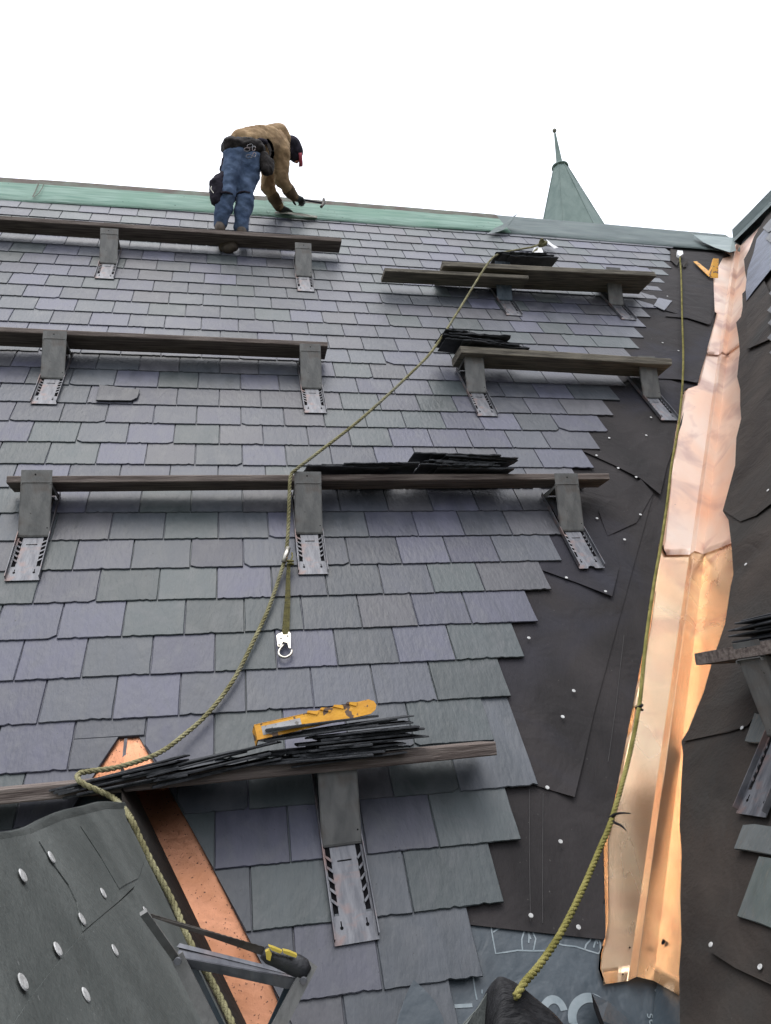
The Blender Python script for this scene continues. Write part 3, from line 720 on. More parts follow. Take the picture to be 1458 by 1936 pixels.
bm = bmesh.new()
ribbon(bm, [(238, 1396), (236, 1415), (234, 1440), (231, 1458)], .011, N0+.016, MAIN, 0, 0, 1); bmesh.ops.solidify(bm, geom=list(bm.faces), thickness=.003)
o = build('solder_seam', bm, 'steel'); o.data.transform(ID @ MAIN); o.parent = dor

# ------------------------------------------------------------------ spire beyond the ridge
YS = 30.0
pt = lambda x, y: atY(x, y, YS)
ball = pt(1049, 247); colr = pt(1059, 316); bl, br = pt(1023, 413), pt(1132, 425)
ax = colr.x; zc = colr.z; zb = pt(1076, 419).z; rb = (br.x-bl.x)/2*.90; rc_ = (pt(1073, 316).x-pt(1045, 316).x)/2
slope = (rb-rc_*.8)/(zc-zb)
sp = empty('spire', Matrix.Translation((ax, YS, zb-14)), 'faceted grey green copper spire with a ball finial, rising behind the ridge', 'spire')
H0 = zb-14
bm = bmesh.new(); seg = 8; rings = []
for z, r in ((zc, rc_*.85), ((zc+zb)/2, rc_*.85+slope*(zc-zb)/2-.02), (zb, rb), (zb-4, rb+slope*4), (zb-4.1, rb+slope*4-.2)):
    rings.append([bm.verts.new(((math.cos(2*PI*(k+.15)/seg))*r, (math.sin(2*PI*(k+.15)/seg))*r, z-H0)) for k in range(seg)])
for a, b in zip(rings[:-1], rings[1:]):
    for k in range(seg): bm.faces.new((a[k], a[(k+1) % seg], b[(k+1) % seg], b[k]))
bm.faces.new(rings[0]); bm.faces.new(rings[-1])
build('spire_roof', bm, 'spire', sp)
bm = bmesh.new()
for k in range(seg):
    an = 2*PI*(k+.15)/seg; tube(bm, [(math.cos(an)*rc_*.87, math.sin(an)*rc_*.87, zc-H0), (math.cos(an)*(rb+.01), math.sin(an)*(rb+.01), zb-H0), (math.cos(an)*(rb+slope*4+.01), math.sin(an)*(rb+slope*4+.01), zb-4-H0)], .016, 6)
build_each('hip_roll', bm, 'spire', sp)
def lathe(bm, prof, seg=20, c=(0, 0)):
    R = [[bm.verts.new((c[0]+math.cos(2*PI*k/seg)*r, c[1]+math.sin(2*PI*k/seg)*r, z)) for k in range(seg)] for r, z in prof]
    for a, b in zip(R[:-1], R[1:]):
        for k in range(seg): bm.faces.new((a[k], a[(k+1) % seg], b[(k+1) % seg], b[k]))
    bm.faces.new(R[0][::-1]); bm.faces.new(R[-1])
bm = bmesh.new(); h = ball.z-zc; z0 = zc-H0
lathe(bm, [(rc_*1.0, z0-.06), (rc_*1.05, z0-.02), (rc_*1.0, z0+.05), (rc_*.55, z0+.14), (rc_*.38, z0+.3), (rc_*.26, z0+h*.5), (rc_*.13, z0+h*.9), (rc_*.1, z0+h*.93)])
build('finial_stem', bm, 'spire', sp, True)
bm = bmesh.new(); bmesh.ops.create_uvsphere(bm, u_segments=16, v_segments=10, radius=.115)
for v in bm.verts: v.co.z += z0+h
tube(bm, [(0, 0, z0+h), (0, 0, z0+h+.4)], .008, 6)
build('finial_ball', bm, 'patina_edge', sp, True)
bm = bmesh.new(); rr = (rb+slope*4)*.86
lathe(bm, [(rr, .1), (rr, 9.9)], 24); build('spire_drum', bm, 'stone', sp)
sp.location.z = H0
bm = bmesh.new(); box(bm, ax-3.2, ax+3.2, YS-3.2, YS+3.2, -13, H0+.1)
tw = build('church_tower', bm, 'stone'); tag(tw, 'square stone tower hidden behind the roof, carrying the copper spire', 'tower')
tw.parent = sp; tw.matrix_parent_inverse = Matrix.Translation((ax, YS, H0)).inverted()
del tw['category']; tw.name = 'tower_base'

# ------------------------------------------------------------------ roof brackets
def make_bracket(name, mw, label, plate='steel_dull', base='steel', group='steel roof brackets', plank_th=.045, depth=.185, phi=PH, fold=.28, width=.14, top_extra=0, notch=False):
    root = empty(name, mw, label, 'bracket', group)
    W = width/2; ho = Vector((0, -math.cos(phi), math.sin(phi))); upv = Vector((0, math.sin(phi), math.cos(phi)))   # outwards, up
    bv = fold+.315
    fb = Vector((0, bv, .012)) + ho*(depth+.004)                      # foot of the plank's front edge
    ft = fb + upv*(plank_th+.010+top_extra)
    # base plate: solid foot, centre web, side rails, slanting teeth
    bm = bmesh.new(); t = .003
    if notch: slab(bm, [Vector((-W, 0, t)), Vector((-.022, 0, t)), Vector((-.015, .014, t)), Vector((0, .019, t)), Vector((.015, .013, t)), Vector((.02, .001, t)), Vector((W, 0, t)), Vector((W, .085, t)), Vector((-W, .085, t))], (0, 0, -t))
    else: box(bm, -W, W, 0, .085, 0, t)
    box(bm, -W*.62, W*.62, .085, bv, 0, t); box(bm, -W*.62, W*.62, fold+.01, bv, 0, t*1.1)
    for sx in (-1, 1):
        x0, x1 = sorted((sx*W, sx*(W-.010))); box(bm, x0, x1, .085, bv, .0003, t+.0003)
        x0, x1 = sorted((sx*W, sx*(W-.003))); box(bm, x0, x1, .012, bv, t, .022)
        for k in range(5):
            y = .112+k*(fold-.13)/5
            a, b = sx*W*.60, sx*W*.90
            slab(bm, [Vector((sx*(W-.008), y+.018, t+.003)), Vector((sx*(W-.008), y+.028, t+.003)), Vector((sx*W*.66, y+.012, t+.007)), Vector((sx*W*.60, y+.006, t+.007)), Vector((sx*W*.64, y-.001, t+.007))], (0, 0, -.003))
    b0 = build('base_plate', bm, base, root)
    bm = bmesh.new()
    box(bm, -W*.34, W*.34, fold-.052, fold-.048, t+.0004, t+.0012)
    for sx in (-.58, .58):
        bmesh.ops.create_circle(bm, cap_ends=True, segments=12, radius=.0055, matrix=Matrix.Translation((sx*W, .048, t+.0008)))
        box(bm, sx*W-.0018, sx*W+.0018, .052, .068, t+.0004, t+.0008)
    for sx in (-1, 1):
        x0, x1 = sorted((sx*W*.60, sx*W*.89)); box(bm, x0, x1, .095, fold, -.001, .0005)
    build('slots', bm, 'hole', b0)
    # strut plate with folded sides
    bm = bmesh.new(); lo = Vector((0, fold, .006)); d = (ft-lo); dn = d.normalized(); nn = dn.cross(Vector((1, 0, 0))).normalized()
    if nn.z < 0: nn = -nn
    Wp = W*.97
    slab(bm, [lo+Vector((-Wp, 0, 0)), lo+Vector((Wp, 0, 0)), ft+Vector((Wp, 0, 0)), ft+Vector((-Wp, 0, 0))], -nn*.003)
    hem = fb + upv*.008
    slab(bm, [lo+Vector((-Wp*.98, 0, 0))+nn*.002, lo+Vector((Wp*.98, 0, 0))+nn*.002, lo+dn*.008+Vector((Wp*.98, 0, 0))+nn*.004, lo+dn*.008+Vector((-Wp*.98, 0, 0))+nn*.004], -nn*.006)
    for sx in (-1, 1):
        q = lo+dn*.03; x = Vector((sx*(Wp-.0015), 0, 0)); r = lo+dn*(d.length*.82)
        slab(bm, [q+x, r+x, r+x-nn*.016, q+x-nn*.010], Vector((-sx*.002, 0, 0)))
    s0 = build('strut_plate', bm, plate, root)
    bm = bmesh.new()
    bmesh.ops.create_circle(bm, cap_ends=True, segments=10, radius=.004, matrix=frame(Vector((1, 0, 0)), dn, nn, lo+dn*(d.length*.93)+nn*.0008+Vector((rnd(.01), 0, 0))))
    bmesh.ops.create_circle(bm, cap_ends=True, segments=10, radius=.003, matrix=frame(Vector((1, 0, 0)), dn, nn, lo+dn*(d.length*.13)+nn*.0008+Vector((W*.8, 0, 0))))
    build_each('bolt_hole', bm, 'hole', s0)
    # shelf arm under the plank
    bm = bmesh.new(); a = Vector((0, bv-.005, .010)) - upv*.004; b = fb - upv*.004
    Wa = W*.92
    slab(bm, [a+Vector((-Wa, 0, 0)), a+Vector((Wa, 0, 0)), b+Vector((Wa, 0, 0)), b+Vector((-Wa, 0, 0))], -upv*.003)
    for sx in (-1, 1):
        x = Vector((sx*Wa, 0, 0)); slab(bm, [a+x, b+x, b+x-upv*.012, a+x-upv*.030], Vector((-sx*.003, 0, 0)))
    build('shelf_arm', bm, plate if plate != 'steel_blue' else 'steel_dull', root)
    return root
def bracket_at(x, y, label, **kw):
    p = on(MAIN, x, y, .006); rot = kw.pop('rot', rnd(.6))
    return make_bracket('roof_bracket', MAIN @ Matrix.Translation((p[0], p[1], .002)) @ Matrix.Rotation(math.radians(rot), 4, 'Z'), label, **kw)
bracket_at(197, 526, 'steel roof bracket holding the left part of the top left plank, left of the worker', plank_th=.035)
bracket_at(579, 550, 'steel roof bracket holding the right end of the top left plank, right of the worker', plank_th=.035)
bracket_at(82, 763, 'steel roof bracket holding the left part of the middle left plank', plank_th=.035)
bracket_at(597, 780, 'steel roof bracket at the right end of the middle left plank', plank_th=.035)
bracket_at(41, 1097, 'steel roof bracket at the far left end of the long middle plank', rot=.4)
bracket_at(593, 1085, 'steel roof bracket beside the rope, halfway along the long middle plank', rot=-.4)
bracket_at(1120, 1074, 'steel roof bracket with a notched foot on bare felt, right end of the middle plank', notch=True)
bracket_at(973, 596, 'roof bracket with a scratched blue black plate under the top right planks', plate='steel_blue', depth=.21, plank_th=.075)
bracket_at(1190, 604, 'dull grey roof bracket near the right end of the top right planks', depth=.21, plank_th=.075)
bracket_at(923, 786, 'steel roof bracket below the slate pile on the second right plank')
bracket_at(1268, 794, 'rust tinged roof bracket on bare felt at the right end of the second right plank')
bracket_at(676, 1782, 'nearest steel roof bracket, streaked grey, holding the low plank with the big slate pile', plank_th=.05, fold=.305, rot=2.2, top_extra=.004)

# ------------------------------------------------------------------ planks
def plank(pl, pr, Y, depth, th, mat, label, worn=0, drop=0.0, skew=0.0):
    A = atY(pl[0], pl[1], Y); B = atY(pr[0], pr[1], Y+skew)
    L = (B-A).length; xd = (B-A).normalized(); yd = Vector((0, 0, 1)).cross(xd).normalized(); zd = xd.cross(yd)
    bm = bmesh.new(); K = max(6, int(L/.12)); rr = []
    for i in range(K+1):
        x = L*i/K; dz = .004*noise.noise(Vector((x*.9, Y*3, 0))); rag = [rnd(worn) if i in (0, K) else 0 for _ in range(8)]
        c = .004
        prof = [(c, 0), (depth-c, 0), (depth, c), (depth, th-c), (depth-c, th), (c, th), (0, th-c), (0, c)]
        rr.append([bm.verts.new((x+rag[k], p[0], p[1]+dz)) for k, p in enumerate(prof)])
    for i in range(K):
        for k in range(8): bm.faces.new((rr[i][k], rr[i][(k+1) % 8], rr[i+1][(k+1) % 8], rr[i+1][k]))
    bm.faces.new(rr[0][::-1]); bm.faces.new(rr[-1])
    o = build('plank', bm, mat); o.matrix_world = frame(xd, yd, zd, A+Vector((0, 0, drop)))
    return tag(o, label, 'plank', 'scaffold planks on roof brackets')
plank((-260, 399), (646, 457), 5.46, .165, .040, 'wood', 'long dark plank high on the left, the one the worker stands on')
plank((-300, 614), (620, 655), 4.38, .185, .034, 'wood', 'long brown plank halfway up the left, nothing lying on it')
plank((12, 913), (1153, 906), 3.60, .145, .036, 'wood', 'long red brown plank in the middle carrying a slate pile at its right')
plank((728, 513), (1000, 527), 5.10, .16, .034, 'wood_old', 'lower of the two old boards at the top right, sticking out to the left')
plank((840, 503), (1238, 522), 5.08, .285, .046, 'wood_old', 'upper of the two old boards at the top right, its right end broken', worn=.02)
plank((872, 667), (1271, 690), 4.30, .205, .052, 'wood_old', 'short grey plank at the right between two brackets, slates on its left end', worn=.006)
plank((-200, 1541), (940, 1428), 2.66, .185, .047, 'wood', 'lowest plank, dark and tilted, under the big pile of slates', skew=0)

# ------------------------------------------------------------------ stacked loose slates
variants = []
for k in range(6):
    bm = bmesh.new(); lay = bm.loops.layers.float_color.new('tint')
    add_slate(bm, lay, outline(-.20+rnd(.03), .20+rnd(.03), -.115+rnd(.01), .115, .007), lambda x, y: 0.0, (1, 1, 1, 1), th=.0058, bev=.003)
    bmesh.ops.holes_fill(bm, edges=bm.edges)
    me = bpy.data.meshes.new('loose_slate'); bmesh.ops.recalc_face_normals(bm, faces=bm.faces); bm.to_mesh(me); bm.free(); me.materials.append(M['stack_slate']); variants.append(me)
def pile(base, count, group, lab_top, lab, dz=.0085, spread=.10, ry=0.0, rx=0.0, drift=(0, 0), yaw=5, fan=0.0, sx=1.0, rym=0.01):
    """base: world point of the pile's foot; slates laid flat, long side along the plank"""
    for i in range(count):
        me = random.choice(variants)
        o = bpy.data.objects.new('loose_slate', me); C.objects.link(o)
        t = i/max(1, count-1)
        o.location = base + Vector((rnd(spread)+drift[0]*t, rnd(.012)+drift[1]*t, dz*i+.003))
        o.rotation_euler = (rx+rnd(.02), ry+fan*t+rnd(rym), math.radians(rnd(yaw)))
        o.scale = (sx*random.uniform(.92, 1.08), 1, random.uniform(.9, 1.5))
        tag(o, lab_top if i == count-1 else lab, 'slate', group)
gC = atY(868, 897, 3.68); pile(gC+Vector((0, 0, .002)), 11, 'slates piled on the long middle plank', 'topmost dark slate of the pile towards the right of the long middle plank', 'dark loose slate lower in the pile towards the right of the long middle plank', dz=.0078, spread=.12, ry=.02, rx=.10, fan=.02)
gC2 = atY(680, 895, 3.68); pile(gC2, 3, 'thin layer of slates on the long middle plank', 'upper dark slate lying just right of the rope on the long middle plank', 'dark slate in the thin layer just right of the rope on the long middle plank', dz=.007, spread=.10, rx=.08)
gE = atY(925, 668, 4.42); pile(gE, 12, 'slates piled on the second right plank', 'topmost dark slate of the pile on the short plank at the right', 'dark loose slate lower in the pile on the short plank at the right', dz=.0085, spread=.12, ry=.05, rx=.10, drift=(-.12, 0), yaw=9, fan=.03)
gD = atY(990, 499, 5.22); pile(gD, 5, 'slates piled on the top right planks', 'topmost dark slate of the small pile on the top right planks', 'dark loose slate lower in the small pile on the top right planks', dz=.009, spread=.07, rx=.10, sx=1.1)
gF = atY(648, 1437, 2.74); pile(gF, 17, 'slates in the big pile on the lowest plank', 'topmost dark slate of the big pile, right under the yellow bar', 'dark ragged slate within the big pile on the lowest plank', dz=.0076, spread=.11, ry=-.03, rx=.03, yaw=10, fan=-.03, rym=.03)
gG = atY(235, 1487, 2.74); pile(gG, 6, 'slates fanned out on the left of the lowest plank', 'topmost slate of the fanned row beside the rope, on the left of the lowest plank', 'dark slate in the fanned row on the left of the lowest plank', dz=.0076, spread=.05, ry=-.13, drift=(-.02, 0), yaw=8, fan=-.06, rym=.02)
gG = atY(385, 1466, 2.74); pile(gG, 8, 'slates leaning between the two piles of the lowest plank', 'topmost slate of those leaning between the fanned row and the big pile', 'dark slate leaning between the fanned row and the big pile on the lowest plank', dz=.0078, spread=.06, ry=-.14, yaw=9, fan=-.03, rym=.03)

# single loose slates
def loose(name, M_, pts, h, label, tn, th=.007, lifts=None):
    bm = bmesh.new(); lay = bm.loops.layers.float_color.new('tint'); c = on(M_, *pts[0], h)
    P = [on(M_, x, y, h) for x, y in pts]; cx = sum(p[0] for p in P)/len(P); cy = sum(p[1] for p in P)/len(P)
    Q = []
    for i in range(len(P)):
        a, b = P[i], P[(i+1) % len(P)]
        for j in range(5): t = j/5; Q.append((a[0]+(b[0]-a[0])*t-cx+rnd(.0015), a[1]+(b[1]-a[1])*t-cy+rnd(.0015)))
    add_slate(bm, lay, Q, lambda x, y: 0.0, tn, th=th)
    o = build(name, bm, 'slate'); o.matrix_world = M_ @ Matrix.Translation((cx, cy, h-.004))
    return tag(o, label, 'slate')
loose('loose_slate', MAIN, [(181, 757), (248, 758), (260, 752), (265, 737), (188, 728)], .012, 'dark slate slipped a little below its course, right of the middle left bracket', (.040, .042, .052, .4))
loose('loose_slate', MAIN, [(1236, 578), (1256, 587), (1271, 569), (1245, 563)], .004, 'small pale blue slate offcut on the felt at the right edge of the upper slates', (.13, .14, .17, .4))

# ------------------------------------------------------------------ ropes
r1 = [won(MAIN, 1031, 456, .05), won(MAIN, 1010, 466, .07), won(MAIN, 985, 471, .12), won(MAIN, 960, 476, .22), won(MAIN, 938, 483, .30), won(MAIN, 918, 505, .29), won(MAIN, 868, 586, .24), won(MAIN, 822, 657, .24), won(MAIN, 785, 698, .22), won(MAIN, 690, 786, .21), won(MAIN, 600, 857, .21), won(MAIN, 562, 886, .215), won(MAIN, 550, 900, .20), won(MAIN, 547, 940, .16), won(MAIN, 545, 1000, .09), won(MAIN, 541, 1045, .05)]
r1b = [won(MAIN, 541, 1045, .05), won(MAIN, 532, 1080, .03), won(MAIN, 508, 1150, .022), won(MAIN, 478, 1215, .022), won(MAIN, 440, 1288, .024), won(MAIN, 392, 1350, .03), won(MAIN, 345, 1392, .045), won(MAIN, 298, 1425, .09),
       atY(225, 1450, 2.72), atY(172, 1458, 2.67), atY(150, 1463, 2.63), atY(148, 1474, 2.60), atY(166, 1486, 2.60), atY(192, 1497, 2.61), atY(220, 1513, 2.60)]
r1c = [won(DORM, x, y, .012) for x, y in [(246, 1545), (262, 1580), (284, 1625), (305, 1665), (330, 1712), (352, 1765), (375, 1812), (400, 1855), (425, 1905), (445, 1950), (470, 2010)]]
bm = bmesh.new(); rope_mesh(bm, r1+r1b[1:]+r1c, .0088)
rp = build('safety_rope', bm, 'rope', None, True); tag(rp, 'long olive safety rope tied near the ridge, running down over two planks to the dormer', 'rope')
# anchor knot with white rag ends
bm = bmesh.new()
for k in range(3):
    c = won(MAIN, 1026, 462, .06); P = []
    for i in range(15):
        a = i/14*2*PI; P.append(c + Vector((math.cos(a)*.035, rnd(.004)+.02*math.sin(a*2), math.sin(a)*.022)) + N1*(.012*k))
    rope_mesh(bm, P, .009)
P = [won(MAIN, *q) for q in ((1016, 470, .06), (1006, 480, .04), (1000, 490, .03))]; rope_mesh(bm, P, .009)
kn = build('rope_knot', bm, 'rope', None, True); kn.parent = rp
bm = bmesh.new()
for pts in ([(1010, 468), (1004, 482), (1014, 488), (1022, 478), (1030, 485), (1024, 468)], [(1033, 452), (1045, 462), (1056, 468), (1048, 470), (1036, 460)]):
    slab(bm, [won(MAIN, x, y, .05+rnd(.015)) for x, y in pts], N1*-.002)

for k2 in build_each('frayed_tail', bm, 'rope_tip'): k2.parent = rp
# metal ferrule
bm = bmesh.new(); P = [won(MAIN, *q) for q in ((545, 1036, .062), (541, 1048, .056), (537, 1062, .05))]; tube(bm, P, .0125, 10)
fe = build('ferrule', bm, 'zinc', None, True); fe.parent = rp
# lanyard strap and hook
bm = bmesh.new()
def strap_mesh(bm, P, wd, th=.003, nrm=N1):
    L, R = [], []
    P = catmull(P, .01)
    for i, p in enumerate(P):
        t = (P[min(i+1, len(P)-1)]-P[max(i-1, 0)]).normalized(); sd = t.cross(nrm).normalized()
        ww = wd(i/(len(P)-1)) if callable(wd) else wd
        L.append(bm.verts.new(p+sd*ww/2)); R.append(bm.verts.new(p-sd*ww/2))
    for i in range(len(P)-1): bm.faces.new((L[i], L[i+1], R[i+1], R[i]))
    bmesh.ops.solidify(bm, geom=list(bm.faces), thickness=th)
strap_mesh(bm, [won(MAIN, 546, 1066, .04), won(MAIN, 545, 1090, .03), won(MAIN, 544, 1130, .022), won(MAIN, 542, 1165, .02), won(MAIN, 540, 1200, .022)], lambda t: .016+.016*t)
st = build('lanyard', bm, 'strap'); tag(st, 'olive webbing lanyard ending in a snap hook, hanging from the rope below the middle bracket', 'lanyard')
bm = bmesh.new()
for k in range(2):
    c = won(MAIN, 549, 1062, .045); P = [c+Vector((math.cos(a)*.013, math.sin(a)*.010, rnd(.002)+k*.012-.01)) for a in [i/8*2*PI for i in range(9)]]
    tube(bm, catmull(P, .004), .005, 6)
tube(bm, [won(MAIN, 549, 1062, .05), won(MAIN, 553, 1052, .045), won(MAIN, 552, 1045, .04)], .004, 6)
kk = build('knot', bm, 'strap', None, True); kk.parent = st
def HK(x, y, h=.018): return on(MAIN, 480+x/4.725, 860+y/4.7219, h)
bm = bmesh.new()
ringp = [HK(265, 1700), HK(232, 1740), HK(222, 1775), HK(240, 1800), HK(275, 1812), HK(310, 1800), HK(335, 1775), HK(340, 1745)]
tube(bm, catmull([MAIN @ Vector((p[0], p[1], .02)) for p in ringp], .004), .0055, 8)
hk = build('hook_bow', bm, 'zinc', None, True); hk.parent = st
bm = bmesh.new()
slab(bm, [MAIN @ Vector((p[0], p[1], .027)) for p in (HK(215, 1612), HK(252, 1595), HK(262, 1618), HK(300, 1618), HK(312, 1590), HK(328, 1605), HK(328, 1738), HK(312, 1735), HK(300, 1690), HK(258, 1678), HK(240, 1722), HK(214, 1722), HK(202, 1625))], N1*-.006)
o = build('hook_body', bm, 'zinc'); o.parent = st
bm = bmesh.new()
for q in (HK(243, 1652), HK(303, 1630), HK(226, 1708)):
    c = MAIN @ Vector((q[0], q[1], .028)); bmesh.ops.create_cone(bm, cap_ends=True, segments=12, radius1=.005, radius2=.004, depth=.003, matrix=frame(Vector((1, 0, 0)), S1, N1, c))

for o in build_each('rivet', bm, 'steel_dull'): o.parent = st

r2 = [won(MAIN, x, y, h) for x, y, h in [(1285, 478, .03), (1288, 520, .03), (1290, 600, .035), (1292, 690, .045), (1285, 790, .07), (1270, 880, .11), (1262, 950, .15), (1250, 1030, .19), (1236, 1110, .23), (1222, 1210, .28), (1214, 1290, .31), (1208, 1340, .34), (1190, 1430, .40), (1158, 1545, .50), (1132, 1610, .56), (1100, 1685, .64), (1060, 1765, .72), (1020, 1825, .79), (992, 1858, .84), (975, 1885, .86)]]
bm = bmesh.new(); rope_mesh(bm, r2, .0078)
rp2 = build('hanging_rope', bm, 'rope_y', None, True); tag(rp2, 'yellow green rope hanging from the ridge in front of the copper valley', 'rope')
bm = bmesh.new(); a = won(MAIN, 1285, 480, .03); b = won(MAIN, 1284, 472, .035)
slab(bm, [won(MAIN, x, y, .045) for x, y in ((1281, 473), (1291, 474), (1292, 480), (1286, 484), (1281, 481))], N1*-.03)
o = build('taped_end', bm, 'rope_tip'); o.parent = rp2
bm = bmesh.new()
for pts in ([(1152, 1548), (1162, 1540), (1176, 1537), (1192, 1538)], [(1152, 1551), (1164, 1556), (1176, 1562), (1184, 1570)]):
    P = [won(MAIN, x, y, .50+.015*i) for i, (x, y) in enumerate(pts)]; Q = catmull(P, .005); tube(bm, Q, [.0055*(1-.8*i/len(Q)) for i in range(len(Q))], 7)

for o in build_each('tie_end', bm, 'leather'): o.parent = rp2
bm = bmesh.new(); c = won(MAIN, 1209, 1338, .335); bmesh.ops.create_icosphere(bm, subdivisions=2, radius=.009, matrix=Matrix.Translation(c))
tube(bm, catmull([c+Vector((.012*math.cos(t), .012*math.sin(t), .003*t-.009)) for t in range(7)], .004), .0045, 6)
o = build('small_knot', bm, 'leather', None, True); o.parent = rp2
# dark felt tabs at the rope's anchor
bm = bmesh.new()
for pts in ([(1268, 470), (1282, 473), (1284, 494), (1280, 502), (1268, 492)], [(1290, 498), (1302, 490), (1298, 504), (1292, 505)]):
    slab(bm, [won(MAIN, x, y, .015+rnd(.01)) for x, y in pts], N1*-.003)

for o in build_each('anchor_tab', bm, 'felt_side'): o.parent = rp2

# ------------------------------------------------------------------ yellow brackets
def yb(name, P0, P1, up, wd, label, th=.004, holes=True):
    xd = (P1-P0); L = xd.length; xd.normalize(); zd = (up - xd*up.dot(xd)).normalized(); yd = zd.cross(xd)
    mw = frame(xd, yd, zd, P0); root = empty(name, mw, label, 'bracket')
    bm = bmesh.new()
    # upright web with a rounded end, a flange along the top and cut teeth
    pts = [(0, 0), (L*.93, 0), (L*.98, wd*.2), (L, wd*.5), (L*.99, wd*.8), (L*.95, wd), (0, wd)]
    slab(bm, [Vector((x, 0, z)) for x, z in pts], (0, th, 0))
    box(bm, 0, L*.72, -.0, .035, wd-.003, wd+.001)
    box(bm, 0, .004, -.001, .06, 0, wd*1.0)
    build('web', bm, 'yellow', root)
    bm = bmesh.new()
    slab(bm, [Vector((L*.05, -.0012, wd*.22)), Vector((L*.36, -.0012, wd*.20)), Vector((L*.36, -.0012, wd*.78)), Vector((L*.05, -.0012, wd*.8))], (0, .001, 0))
    build('worn_label', bm, 'label', root)
    if holes:
        bm = bmesh.new()
        for k in range(4):
            x = L*(.50+.11*k); slab(bm, [Vector((x, -.0035, wd*.72)), Vector((x+.010, -.0035, wd*.95)), Vector((x-.028, -.006, wd*1.12)), Vector((x-.034, -.006, wd*1.02))], (0, .003, 0))
        build('teeth', bm, 'yellow', root)
    return root
P0 = atY(487, 1399, 2.60); P1 = atY(716, 1346, 2.66)
yb('yellow_bracket', P0, P1, Vector((0, .35, 1)), .052, 'chipped yellow painted steel bracket with a worn white label, lying on the big slate pile')
root = empty('yellow_bracket', Matrix.Translation(won(MAIN, 1345, 520, .02)), 'small yellow painted bracket standing at the top of the copper valley', 'bracket')
rI = root.matrix_world.inverted()
bm = bmesh.new()
slab(bm, [rI @ won(MAIN, x, y, h) for x, y, h in ((1311, 494, .02), (1318, 494, .02), (1345, 516, .02), (1341, 523, .02))], rI.to_3x3() @ (N1*-.004))
build('base_plate', bm, 'yellow', root)
bm = bmesh.new()
slab(bm, [rI @ won(MAIN, x, y, h) for x, y, h in ((1349, 488, .13), (1358, 489, .13), (1357, 526, .02), (1343, 525, .02), (1346, 508, .07))], Vector((.005, 0, 0)))
slab(bm, [rI @ won(MAIN, x, y, h) for x, y, h in ((1349, 488, .13), (1346, 508, .07), (1340, 520, .02), (1337, 518, .02), (1344, 505, .07))], Vector((.004, .02, 0)))
build('strut_plate', bm, 'yellow', root)

# ------------------------------------------------------------------ the near bracket at the bottom with the saw on it
YB = .80
nb = empty('roof_bracket', Matrix.Translation(atY(470, 1900, YB)), 'open galvanised bracket at the lower left with a saw lying on its tray', 'bracket', 'steel roof brackets')
nI = nb.matrix_world.inverted()
def NP(x, y, Y=YB): return nI @ atY(x, y, Y)
def strip3(bm, a, b, wd, th):
    """flat bar between two picture points at their own depth"""
    a, b = Vector(a), Vector(b); d = (b-a).normalized(); vw = Vector((0, 1, .0)); sd = d.cross(vw).normalized(); nn = sd.cross(d)
    slab(bm, [a+sd*wd/2, b+sd*wd/2, b-sd*wd/2, a-sd*wd/2], nn*th)
bm = bmesh.new()
c = [NP(336, 1792, YB+.02), NP(590, 1838, YB+.02)]
# tray: top lip, dark gutter, front face
for (y0a, y0b, da, db, y1a, y1b, ea, eb) in ((1783, 1842, .03, .03, 1790, 1846, .025, .025), (1790, 1846, .03, .03, 1809, 1856, .012, .012), (1809, 1851, .0, .0, 1826, 1868, .002, .002)):
    slab(bm, [NP(340, y0a, YB+da), NP(572, y0b, YB+db), NP(562, y1b, YB+eb), NP(334, y1a, YB+ea)], Vector((0, .003, -.001)))
slab(bm, [NP(338, 1809, YB), NP(566, 1851, YB), NP(560, 1870, YB+.003), NP(540, 1868, YB+.003), NP(342, 1824, YB+.003)], Vector((0, -.002, 0)))
build('tray', bm, 'steel', nb)
bm = bmesh.new(); strip3(bm, NP(272, 1728, YB-.05), NP(334, 1815, YB-.004), .0065, .004); strip3(bm, NP(334, 1808, YB-.005), NP(410, 1960, YB-.01), .011, .004); build('left_arm', bm, 'steel_dull', nb)
bm = bmesh.new(); strip3(bm, NP(590, 1820, YB-.004), NP(515, 1965, YB-.02), .0125, .004); build('right_arm', bm, 'steel_dull', nb)
bm = bmesh.new(); slab(bm, [NP(352, 1830, YB+.02), NP(375, 1834, YB+.02), NP(450, 1990, YB+.03), NP(405, 1985, YB+.03)], (0, .003, 0)); slab(bm, [NP(538, 1868, YB+.02), NP(558, 1872, YB+.02), NP(528, 1975, YB+.03), NP(490, 1975, YB+.03)], (0, .003, 0)); build('base_plate', bm, 'steel_blue', nb)
bm = bmesh.new()
for x, y in ((336, 1818), (574, 1855)):
    bmesh.ops.create_cone(bm, cap_ends=True, segments=14, radius1=.0036, radius2=.003, depth=.0022, matrix=Matrix.Translation(NP(x, y, YB-.0125)) @ Matrix.Rotation(PI/2, 4, 'X'))
build_each('rivet', bm, 'steel', nb)
sw = empty('hand_saw', Matrix.Translation(atY(540, 1815, YB)), 'small saw with dark toothed blade and black and yellow handle, lying across the near bracket', 'saw')
sI = sw.matrix_world.inverted()
def SPt(x, y, Y): return sI @ atY(x, y, Y)
bm = bmesh.new(); up_, dn_ = [], []
for i in range(41):
    t = i/40; x = 271+(500-271)*t; yt = 1724+(1791-1724)*t; Y = YB-.045+.05*t
    up_.append(SPt(x, yt-(.9 if i % 2 else 0), Y)); dn_.append(SPt(x, yt+5+12*t, Y))
slab(bm, up_+dn_[::-1], Vector((0, .0015, 0))); build('blade', bm, 'blade', sw)
bm = bmesh.new()
hp = [(498, 1800, 10), (508, 1806, 13), (525, 1812, 14), (545, 1819, 16), (562, 1826, 17), (574, 1832, 16), (582, 1838, 11)]
